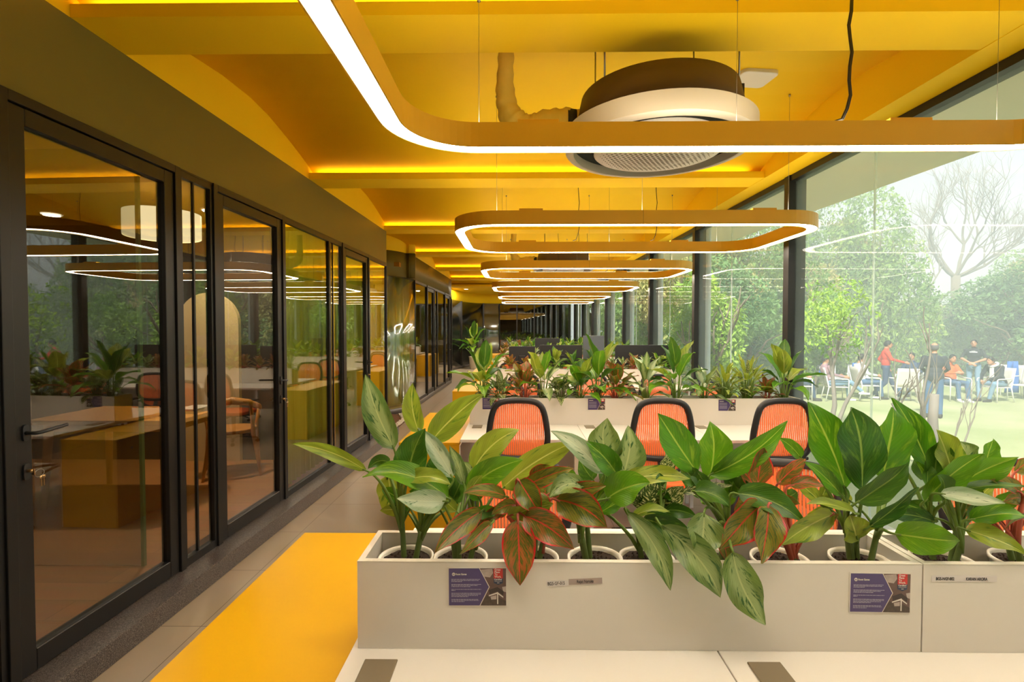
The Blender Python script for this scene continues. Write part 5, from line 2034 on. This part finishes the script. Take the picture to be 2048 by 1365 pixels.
def make_tree(kind, seed, h, w, mat, n, size):
    rng = random.Random(seed)
    t = thing('tree', 'x', 'tree')
    mb = MB()
    for k in range(3):
        a = rng.uniform(0, 6.28)
        branch(mb, Vector((.1 * math.cos(a), .1 * math.sin(a), 0)), Vector((.2 * math.cos(a), .2 * math.sin(a), 1)), h * .45, .07, 2, rng, 'bark')
    mb.build('trunk', parent=t)
    fm = MB()
    crown(fm, (0, 0, h * .52 + GZ * 0), (w, w, h * .50), n, mat, rng, size)
    if kind == 'mix':
        crown(fm, (w * .2, -w * .3, h * .7), (w * .7, w * .7, h * .25), n // 3, 'foliage_yellow', rng, size)
    fm.build('crown', parent=t)
    return t


TP = {
    'a': make_tree('mix', 1, 5.2, 2.0, 'foliage_green', 17000, .14),
    'b': make_tree('plain', 2, 4.2, 1.8, 'foliage_yellow', 15000, .14),
    'c': make_tree('plain', 3, 3.6, 1.5, 'foliage_deep', 15000, .13),
    'd': make_tree('plain', 4, 3.2, 1.1, 'foliage_bright', 9000, .12),
}
TU = {k: False for k in TP}
TREES = [  # kind, px, depth, scale, scale z, description
    ('a', 1738, 22, 1.2, 1.52, 'tall tree with ochre-tinged crown rising left of the bare tree'),
    ('a', 1650, 23, 1.1, 1.25, 'green tree left of the tallest leafy tree'),
    ('b', 1600, 19, 1.05, 1.15, 'ochre-leaved tree just right of the wide black mullion'),
    ('c', 1700, 24, 1.3, .92, 'dark green tree behind the person in the red top'),
    ('c', 1800, 25, 1.3, .84, 'dark green tree behind the bare shrub stems'),
    ('b', 1850, 28, 1.2, .85, 'yellow-green bush at the foot of the tall bare tree'),
    ('a', 1930, 26, 1.1, .70, 'green tree right of the bare trunk, behind the standing person in black'),
    ('a', 2042, 25, 1.2, 1.12, 'round-topped tree at the right edge of the view'),
    ('b', 2110, 22, 1.2, 1.1, 'ochre tree just beyond the right edge of the view'),
    ('c', 1975, 21.5, 1.1, .85, 'deep green shrub behind the seated person in the dark jacket'),
    ('d', 1620, 15.5, 1.0, 1.0, 'bright green young tree right of the wide black mullion'),
    ('a', 1500, 18, 1.1, 1.2, 'green tree left of the wide black mullion'),
    ('c', 1455, 15, 1.2, 1.1, 'deep green bush seen through the second window bay'),
    ('d', 1420, 12.5, 1.0, 1.1, 'bright green bush close to the second window bay'),
    ('a', 1400, 19, 1.2, 1.3, 'tall green tree behind the second window bay'),
    ('b', 1345, 17, 1.0, 1.2, 'yellow-green tree seen through the third window bay'),
    ('c', 1320, 21, 1.2, 1.3, 'deep green tree seen through the third window bay'),
    ('d', 1290, 19, 1.0, 1.2, 'bright green bush seen by the fourth window bay'),
    ('a', 1275, 24, 1.2, 1.3, 'green tree far down the window wall'),
    ('c', 1240, 27, 1.2, 1.3, 'deep green tree at the far end of the window wall'),
    ('b', 1540, 24, 1.4, 1.35, 'yellow-green tree behind the wide black mullion'),
]
for (k, px, Y, sc, sz, lb) in TREES:
    p = P(px, 660, Y)
    o = TP[k] if not TU[k] else copy_tree(TP[k])
    TU[k] = True
    o.location = (p.x, Y, GZ)
    o.scale = (sc, sc, sz)
    o.rotation_euler = (0, 0, (px * 7 % 628) / 100)
    o['label'] = lb
    o['group'] = 'trees beyond the lawn'
# more of the same wood further right and behind, seen only as reflections in the partition
for i, (x, y, k) in enumerate(((22, 12, 'a'), (24, 6, 'c'), (23, 0, 'b'), (25, 17, 'a'), (20, 20, 'c'), (24, -6, 'a'), (21, 9, 'c'), (21, 3, 'd'), (22, 15, 'd'), (27, 23, 'b'))):
    o = copy_tree(TP[k])
    o.location = (x, y, GZ)
    o.scale = (1.6, 1.6, 1.25)
    o.rotation_euler = (0, 0, i * 1.3)
    o['label'] = 'tree of the wood right of the view, mirrored in the glass partition'
    o['group'] = 'trees of the wood outside the right edge of the view'

rngt = random.Random(9)
t = thing('bare_tree', 'tall leafless tree with wide forked branches against the sky', 'tree', (P(1912, 600, 30).x, 30, GZ))
mb = MB()
mb.tube([(0, 0, 0), (.05, 0, 2.5), (-.05, 0, 5.2)], [.34, .27, .22], 'bark', n=12)
for (dx, dz, L, r) in ((-1.1, .75, 2.6, .15), (.05, 1, 2.6, .11), (.7, 1.0, 2.9, .14), (1.3, .35, 3.2, .12), (-.5, 1.0, 2.3, .09), (1.0, .7, 2.6, .1)):
    branch(mb, Vector((-.05, 0, 5.1)), Vector((dx, rngt.uniform(-.5, .5), dz)), L, r * .8, 4, rngt, 'bark', spread=.6, up=.16, kids=(3, 4))
mb.build('branches', parent=t)
t = thing('bare_tree', 'thin small leafless tree just left of the tall bare tree', 'tree', (P(1850, 640, 29).x, 29, GZ))
mb = MB()
branch(mb, Vector((0, 0, 0)), Vector((.05, 0, 1)), 4.6, .13, 1, rngt, 'bark', up=.2)
for k in range(5):
    branch(mb, Vector((0, 0, 2.6 + k * .5)), Vector((rngt.uniform(-1, 1), rngt.uniform(-.6, .6), 1)), 2.0, .05, 3, rngt, 'bark', spread=.5, up=.2)
mb.build('branches', parent=t)

# slim garden trees close to the glass
for i, (px, Y, stems, lb) in enumerate((
        (1668, 9.6, ((-.18, 1.5, .055), (.10, 1.6, .045)), 'forked slim trunk outside the right window, left of the person in red'),
        (1838, 7.6, ((-.25, 1.0, .028), (0, 1.1, .04), (.2, .9, .02)), 'many-stemmed leafless shrub outside the window, before the seated people'),
        (1867, 7.0, ((.02, .9, .07),), 'cut grey tree stump outside the window, overlapping the person in the grey jacket'),
        (1905, 7.4, ((.25, .8, .016), (-.02, .9, .013)), 'thin leafless sapling outside the window, right of the grey stump'))):
    p = P(px, 900, Y)
    t = thing('garden_sapling', lb, 'tree', (p.x, Y, GZ), 0, 'slim trees close to the windows')
    mb = MB()
    rg = random.Random(i + 40)
    for (dx, L, r) in stems:
        if i == 2:
            mb.tube([(0, 0, 0), (.01, 0, .4), (-.01, .01, .8), (.0, 0, 1.14)], [.072, .062, .058, .052], 'bark_pale', n=12)
            continue
        branch(mb, Vector((dx * .1, 0, 0)), Vector((dx, rg.uniform(-.1, .1), 1)), L, r, 2, rg, 'bark_pale', spread=.45, up=.3, kids=(2, 3))
    mb.build('trunk', parent=t)
    if i == 0:
        fm = MB()
        crown(fm, (0, 0, 2.4), (.75, .6, .8), 900, 'foliage_bright', rg, .10)
        fm.build('crown', parent=t)
p = P(1995, 640, 22.5)
t = thing('flowering_shrub', 'shrub dotted with yellow flowers near the right edge of the lawn', 'shrub', (p.x, 20.3, GZ))
rg = random.Random(12)
fm = MB()
crown(fm, (0, 0, 1.6), (1.3, .6, 1.5), 4000, 'foliage_deep', rg, .15)
fm.build('foliage', parent=t)
fm = MB()
for _ in range(46):
    c = Vector((rg.uniform(-1.0, 1.0), -.75 + rg.uniform(-.1, .1), rg.uniform(1.7, 3.0)))
    fm.lathe([(0, -.02), (.06, 0), (0, .03)], 'flower_yellow', n=6, c=c)
fm.build('blossoms', parent=t)


# ------------------------------------------------------------------ garden chairs and people
def make_garden_chair():
    """local: sitter faces +y"""
    t = thing('garden_chair', 'x', 'garden chair')
    for s in (-1, 1):
        MB().tube([(s * .27, .25, 0), (s * .27, .25, .62), (s * .27, .22, .645), (s * .27, -.22, .66)], .016, 'white_frame', n=8).build('arm_frame', parent=t)
        MB().tube([(s * .25, -.30, 0), (s * .24, -.22, .40), (s * .24, -.34, .95)], .016, 'white_frame', n=8).build('leg', parent=t)
    MB().box((-.24, -.24, .40), (.24, .25, .425), 'white_sling').build('seat', parent=t, bevel=.006)
    rows = []
    for i in range(6):
        u = i / 5
        rows.append([(x, -.235 - .125 * u - .03 * math.cos(x * 6) + .03, .42 + .53 * u) for x in (-.235, -.15, -.05, .05, .15, .235)])
    MB().grid(rows, 'white_sling').build('backrest', parent=t, solid=.02)
    return t


class Body:
    def __init__(self):
        self.parts = []

    def cap(self, a, b, r0, r1, m):
        self.parts.append(('c', Vector(a), Vector(b), r0, r1, m))

    def ell(self, c, r, m, rot=None):
        self.parts.append(('e', Vector(c), Vector(r), rot, None, m))

    def build(self, parent, voxel=.013, mats=()):
        mb = MB()
        mb.mi('skin')
        for p in self.parts:
            if p[0] == 'c':
                a, b, r0, r1 = p[1:5]
                d = (b - a)
                L = d.length or 1e-5
                d = d / L
                pts, rs = [], []
                for k in range(5):
                    an = -PI / 2 + PI / 2 * k / 4
                    pts.append(a + d * r0 * math.sin(an))
                    rs.append(max(r0 * math.cos(an), .0008))
                for k in range(1, 5):
                    u = k / 5
                    pts.append(a + d * L * u)
                    rs.append(r0 + (r1 - r0) * u)
                for k in range(5):
                    an = PI / 2 * k / 4
                    pts.append(b + d * r1 * math.sin(an))
                    rs.append(max(r1 * math.cos(an), .0008))
                mb.tube(pts, rs, 'skin', n=10)
            else:
                c, r = p[1], p[2]
                Mx = Matrix.Translation(c) @ (p[3].to_4x4() if p[3] else Matrix.Identity(4)) @ Matrix.Diagonal((r.x, r.y, r.z, 1))
                mb.lathe([(math.cos(-PI / 2 + PI * k / 10) if 0 < k < 10 else 0, math.sin(-PI / 2 + PI * k / 10)) for k in range(11)], 'skin', n=16, M=Mx)
        o = mb.build('body_source')
        md = o.modifiers.new('r', 'REMESH')
        md.mode = 'VOXEL'
        md.voxel_size = voxel
        md.use_smooth_shade = True
        md2 = o.modifiers.new('s', 'SMOOTH')
        md2.iterations = 2
        md2.factor = .5
        dg = bpy.context.evaluated_depsgraph_get()
        me = bpy.data.meshes.new_from_object(o.evaluated_get(dg))
        bpy.data.objects.remove(o)
        me.materials.clear()
        names = []
        for p in self.parts:
            if p[5] not in names:
                names.append(p[5])
        for n_ in names:
            me.materials.append(MATS[n_])

        def dist(q, p):
            if p[0] == 'c':
                a, b, r0, r1 = p[1:5]
                ab = b - a
                u = max(0, min(1, (q - a).dot(ab) / max(ab.length_squared, 1e-9)))
                return (q - a - ab * u).length - (r0 + (r1 - r0) * u)
            c, r = p[1], p[2]
            v = q - c
            if p[3]:
                v = p[3].inverted() @ v
            k = Vector((v.x / r.x, v.y / r.y, v.z / r.z)).length
            return (k - 1) * min(r)
        for f in me.polygons:
            q = f.center
            best = min(self.parts, key=lambda p: dist(q, p))
            f.material_index = names.index(best[5])
            f.use_smooth = True
        ob = bpy.data.objects.new('body', me)
        COL.objects.link(ob)
        ob.parent = parent
        return ob


def hand(B, wrist, d, palm_n, side, curl=.5):
    """wrist, direction, palm normal; side +1 thumb towards cross(d, n)"""
    d = Vector(d).normalized()
    n = Vector(palm_n).normalized()
    s = d.cross(n).normalized() * side
    w = Vector(wrist)
    B.cap(w, w + d * .075, .026, .030, 'skin')
    B.cap(w + s * .018 + d * .03, w - s * .018 + d * .075, .016, .016, 'skin')
    for k, L in enumerate((.068, .076, .071, .056)):
        b0 = w + d * .088 + s * (.030 - .020 * k)
        b1 = b0 + (d + n * curl * .4).normalized() * L * .5
        b2 = b1 + (d + n * curl * 1.6).normalized() * L * .5
        B.cap(b0, b1, .0095, .009, 'skin')
        B.cap(b1, b2, .009, .0078, 'skin')
    t0 = w + d * .03 + s * .03
    t1 = t0 + (d + s * .9 + n * .3).normalized() * .04
    B.cap(t0, t1, .012, .011, 'skin')
    B.cap(t1, t1 + (d + n * .5).normalized() * .03, .0105, .0085, 'skin')


def person(label, loc, rz, pose, top, legs, shoes, hair='hair_black', sleeves='long', jacket=False, bald=False, extra=None):
    """local: faces +y.  pose: dict of joints"""
    t = thing('person', label, 'person', loc, rz)
    B = Body()
    J = {k: Vector(v) for k, v in pose.items()}
    hp, ch, nk, hd = J['hip'], J['chest'], J['neck'], J['head']
    up = (ch - hp).normalized()
    fwd = Vector((0, 1, 0))
    rot = Vector((0, 0, 1)).rotation_difference(up).to_matrix()
    B.ell(hp, (.165, .115, .12), legs, rot)
    B.ell(hp + (ch - hp) * .42, (.160, .115, .17), top, rot)
    B.ell(ch, (.185, .125, .19), top, rot)
    B.ell(ch + up * .09, (.175, .095, .085), top, rot)
    B.cap(ch + up * .10, nk - up * .03, .075, .062, top)
    if jacket:
        B.ell(hp + up * .02, (.19, .135, .16), top, rot)
    B.cap(ch + up * .13, nk, .06, .055, 'skin')
    hdir = (hd - nk).normalized()
    B.ell(hd, (.074, .092, .108), 'skin')
    B.ell(hd + Vector((0, .02, -.055)), (.056, .07, .06), 'skin')
    B.ell(hd + Vector((0, .096, -.012)), (.013, .018, .022), 'skin')
    for s in (-1, 1):
        B.ell(hd + Vector((s * .076, -.005, -.01)), (.010, .018, .030), 'skin')
    for s, S_ in ((-1, 'l'), (1, 'r')):
        sh, el, wr = J['sh_' + S_], J['el_' + S_], J['wr_' + S_]
        sl = top
        B.cap(sh, el, .062 if jacket or sleeves == 'long' else .058, .047, sl if sleeves != 'none' else 'skin')
        B.cap(el, wr, .045, .033 if sleeves == 'long' else .028, sl if sleeves == 'long' else 'skin')
        hn = J.get('palm_' + S_, Vector((-s, 0, 0)))
        hand(B, wr + (wr - el).normalized() * .02, J.get('hd_' + S_, wr - el), hn, s, .6)
        hi, kn, an = hp + rot @ Vector((s * .09, 0, -.02)), J['kn_' + S_], J['an_' + S_]
        B.cap(hi, kn, .092, .066, legs)
        B.cap(kn, an, .064, .046, legs)
    B.build(t)
    # shoes
    for S_ in 'lr':
        an = J['an_' + S_]
        f = J.get('ft_' + S_, Vector((0, 1, 0))).normalized()
        a = math.atan2(-f.x, f.y)
        mb = MB()
        pts = []
        for k in range(20):
            q = 2 * PI * k / 20
            x, y = math.cos(q) * .047, math.sin(q) * .14
            pts.append((x * (1.05 if y > 0 else .85), y + .055))
        Mx = Matrix.Translation((an.x, an.y, an.z - .085)) @ Matrix.Rotation(a, 4, 'Z')
        mb.prism(pts, 0, .055, shoes, Mx, smooth=True)
        mb.lathe([(.047, .05), (.05, .075), (.046, .10), (0, .11)], shoes, n=14, M=Mx)
        mb.build('shoe', parent=t, bevel=.012)
    # hair as a cap over the skull
    mb = MB()
    rows = []
    for i in range(9):
        th = PI / 2 * 1.22 * i / 8
        row = []
        for j in range(24):
            ph = 2 * PI * j / 24
            fr = max(0, math.sin(ph))
            lim = 1.0 - .50 * fr ** 1.2 + .16 * max(0, -math.sin(ph))
            tt = th * lim
            q = Vector((math.sin(tt) * math.cos(ph) * .077, math.sin(tt) * math.sin(ph) * .095 - .004, math.cos(tt) * .110 + .003))
            row.append(hd + q)
        rows.append(row)
    if bald:
        rows = rows[4:]
    mb.grid(rows, hair, closed_u=True)
    mb.build('hair', parent=t, solid=.012)
    for s in (-1, 1):
        MB().lathe([(0, -.006), (.009, -.004), (.011, 0), (.009, .004), (0, .006)], 'eye_dark', n=10, M=Matrix.Translation(hd + Vector((s * .030, .083, .010)))).build('eye', parent=t)
        MB().box(hd + Vector((s * .030 - .017, .083, .028)), hd + Vector((s * .030 + .017, .093, .034)), hair).build('eyebrow', parent=t)
    MB().box(hd + Vector((-.022, .082, -.052)), hd + Vector((.022, .094, -.044)), 'lips').build('mouth', parent=t, bevel=.003)
    if extra:
        extra(t, J)
    return t


STAND = dict(hip=(0, 0, .94), chest=(0, .0, 1.27), neck=(0, .01, 1.49), head=(0, .03, 1.62),
             sh_l=(-.178, 0, 1.375), sh_r=(.178, 0, 1.375), el_l=(-.26, -.03, 1.13), el_r=(.26, -.03, 1.13), wr_l=(-.26, .07, .90), wr_r=(.26, .07, .90),
             kn_l=(-.10, .02, .50), kn_r=(.10, .02, .50), an_l=(-.11, -.02, .085), an_r=(.11, -.02, .085))
SIT = dict(hip=(0, -.14, .53), chest=(0, -.20, .86), neck=(0, -.18, 1.08), head=(0, -.14, 1.21),
           sh_l=(-.178, -.20, .965), sh_r=(.178, -.20, .965), el_l=(-.27, -.12, .76), el_r=(.27, -.12, .76), wr_l=(-.25, .12, .71), wr_r=(.25, .12, .71),
           kn_l=(-.12, .30, .52), kn_r=(.12, .30, .52), an_l=(-.12, .36, .085), an_r=(.12, .36, .085))


def gp(px, Y):
    p = P(px, 700, Y)
    return Vector((p.x, Y, GZ))


gch = make_garden_chair()
gu = [False]


def gchair(px, Y, rz, label):
    o = gch if not gu[0] else copy_tree(gch)
    gu[0] = True
    o.location = gp(px, Y)
    o.rotation_euler = (0, 0, rz - math.atan((px - 1035) / F))
    o['label'] = label
    o['group'] = 'white garden chairs on the lawn'
    return o


R_ = rad


def AZ(px):
    """bearing of a spot on the lawn, so that turns are told relative to the line of sight"""
    return -math.atan((px - 1035) / F)


# chairs and sitters; rz turns +y (facing) : 0 away from the camera, pi towards it, -pi/2 to the right
sit1 = dict(SIT)
gchair(1603, 14.5, -R_(85), 'white garden chair farthest left on the lawn, partly behind a planter')
person('person in a white top seated sideways at the left end of the lawn group', gp(1600, 14.5), -R_(85) + AZ(1600), SIT, 'cloth_white', 'cloth_denim_dark', 'shoe_dark')
gchair(1672, 14.3, -R_(75), 'white garden chair with a pale cover behind the forked slim trunk')
pose = dict(SIT, kn_r=(.12, .34, .55), an_r=(.10, .62, .30), kn_l=(-.10, .32, .52), head=(0, -.26, 1.18), chest=(0, -.26, .86), neck=(0, -.26, 1.06))
person('person in a white patterned top leaning back with one leg stretched, beside the forked trunk', gp(1672, 14.3), -R_(75) + AZ(1672), pose, 'cloth_plaid', 'cloth_denim_pale', 'shoe_white')
gchair(1732, 14.6, -R_(60), 'white garden chair left of the person in the red top')
person('person in a pale blue shirt seated just left of the person in the red top', gp(1734, 14.7), -R_(60) + AZ(1734), SIT, 'cloth_white', 'cloth_denim', 'shoe_dark')
walk = dict(STAND, kn_l=(-.09, .16, .50), an_l=(-.10, .34, .085), kn_r=(.10, -.02, .50), an_r=(.11, -.34, .11), el_r=(.25, .10, 1.18), wr_r=(.18, .38, 1.10), el_l=(-.25, -.12, 1.15), wr_l=(-.24, .05, .93),
            head=(0, .05, 1.60))
person('person in a bright red top and blue jeans walking across the lawn to the right', gp(1772, 14.6), -R_(82) + AZ(1772), walk, 'cloth_red', 'cloth_denim_dark', 'shoe_white')
gchair(1808, 14.2, R_(20), 'empty-backed white garden chair right of the person in the red top')
person('person in a dark blue top seated with face turned right, behind the many-stemmed shrub', gp(1820, 15.4), PI - R_(20) + AZ(1820), SIT, 'cloth_denim_dark', 'cloth_denim', 'shoe_dark')
gchair(1820, 15.4, PI - R_(20), 'white garden chair under the person in the dark blue top')
coat = dict(STAND, el_r=(.25, .03, 1.14), wr_r=(.20, .26, 1.06), el_l=(-.23, .03, 1.14), wr_l=(-.14, .26, 1.02), kn_r=(.11, .02, .50), an_r=(.12, .0, .085))
person('person in a dark grey jacket and blue jeans standing with back to the window', gp(1869, 11.6), 0.0 + AZ(1869), coat, 'cloth_charcoal', 'cloth_denim', 'shoe_dark', hair='hair_grey', jacket=True, bald=True)
gchair(1910, 14.4, R_(215), 'white garden chair under the person in the orange-brown top')
person('person in an orange-brown jacket seated right of the person in the grey jacket', gp(1910, 14.4), R_(215) + AZ(1910), dict(SIT, wr_l=(-.10, .16, .80), wr_r=(.10, .16, .80), head=(0, -.08, 1.20), kn_r=(.14, .34, .52)), 'cloth_orange', 'cloth_denim', 'shoe_white')


def shirt_print(t, J):
    c = J['chest'] + Vector((0, .128, .06))
    MB().box(c + Vector((-.09, 0, -.01)), c + Vector((.09, .006, .018)), 'cloth_white').build('shirt_print', parent=t)
    MB().box(c + Vector((-.045, 0, .028)), c + Vector((.045, .006, .038)), 'cloth_white').build('shirt_print', parent=t)


clasp = dict(STAND, el_l=(-.29, .02, 1.13), el_r=(.29, .02, 1.13), wr_l=(-.055, .24, 1.02), wr_r=(.055, .25, 1.00), head=(0, .06, 1.61),
             palm_l=(0, -1, 0), palm_r=(0, -1, 0), hd_l=(.8, .2, -.5), hd_r=(-.8, .2, -.5))
person('person in a black T-shirt and pale jeans standing with hands clasped in front', gp(1948, 15.6), R_(175) + AZ(1948), clasp, 'cloth_black', 'cloth_denim_pale', 'shoe_dark', sleeves='short', extra=shirt_print)


def hood(t, J):
    n = J['neck']
    MB().tube([n + Vector((.09 * math.cos(a), .075 * math.sin(a) - .02, .0 - .05 * math.sin(a))) for a in [2 * PI * k / 18 for k in range(18)]], .032, 'cloth_white', n=8, closed=True).build('hood', parent=t)
    c = J['chest']
    MB().box(c + Vector((-.05, .10, -.18)), c + Vector((.05, .165, .16)), 'cloth_white').build('shirt_front', parent=t, bevel=.02)


lean = dict(SIT, chest=(0, -.02, .84), neck=(0, .08, 1.04), head=(0, .16, 1.15), sh_l=(-.19, .03, .98), sh_r=(.19, .03, .98), el_l=(-.26, .12, .74), el_r=(.26, .12, .74), wr_l=(-.08, .34, .62), wr_r=(.08, .34, .60),
            kn_l=(-.20, .28, .52), kn_r=(.20, .28, .52), an_l=(-.10, .30, .085), an_r=(.10, .38, .085), hd_l=(.5, .3, -.8), hd_r=(-.5, .3, -.8))
gchair(1992, 14.2, R_(140), 'white garden chair under the person in the dark jacket with a white hood')
person('person in a dark jacket with a white hood, seated leaning forward with hands joined', gp(1992, 14.2), R_(140) + AZ(1986), lean, 'cloth_black', 'cloth_denim_pale', 'shoe_dark', jacket=True, extra=hood)
gchair(2052, 14.6, PI - R_(30), 'white garden chair cut off by the right edge of the view')
for (px, Y, rz, lb) in ((2026, 15.2, R_(10), 'blue jacket hung over a chair right of the person with the white hood'), (1716, 15.2, R_(20), 'bright blue bag hung on a chair left of the glazing joint'),
                        (1652, 15.2, R_(20), 'blue cloth hung on a chair behind the forked slim trunk')):
    p = gp(px, Y)
    h = .95 if px > 2000 else .34
    z0 = .12 if px > 2000 else .68
    rows = []
    for i in range(7):
        u = i / 6
        rows.append([(p.x + (x * (.8 + .25 * u)), Y + .05 * math.sin(x * 16 + u * 2) + .06 * u, GZ + z0 + h * (1 - u)) for x in [-.20 + .04 * k for k in range(11)]])
    o = MB().grid(rows, 'cloth_blue').build('hanging_jacket', solid=.03)
    tag(o, lb, 'jacket')
    gchair(px, Y + .38, 0.0, 'white garden chair behind the ' + lb.split(' hung')[0])
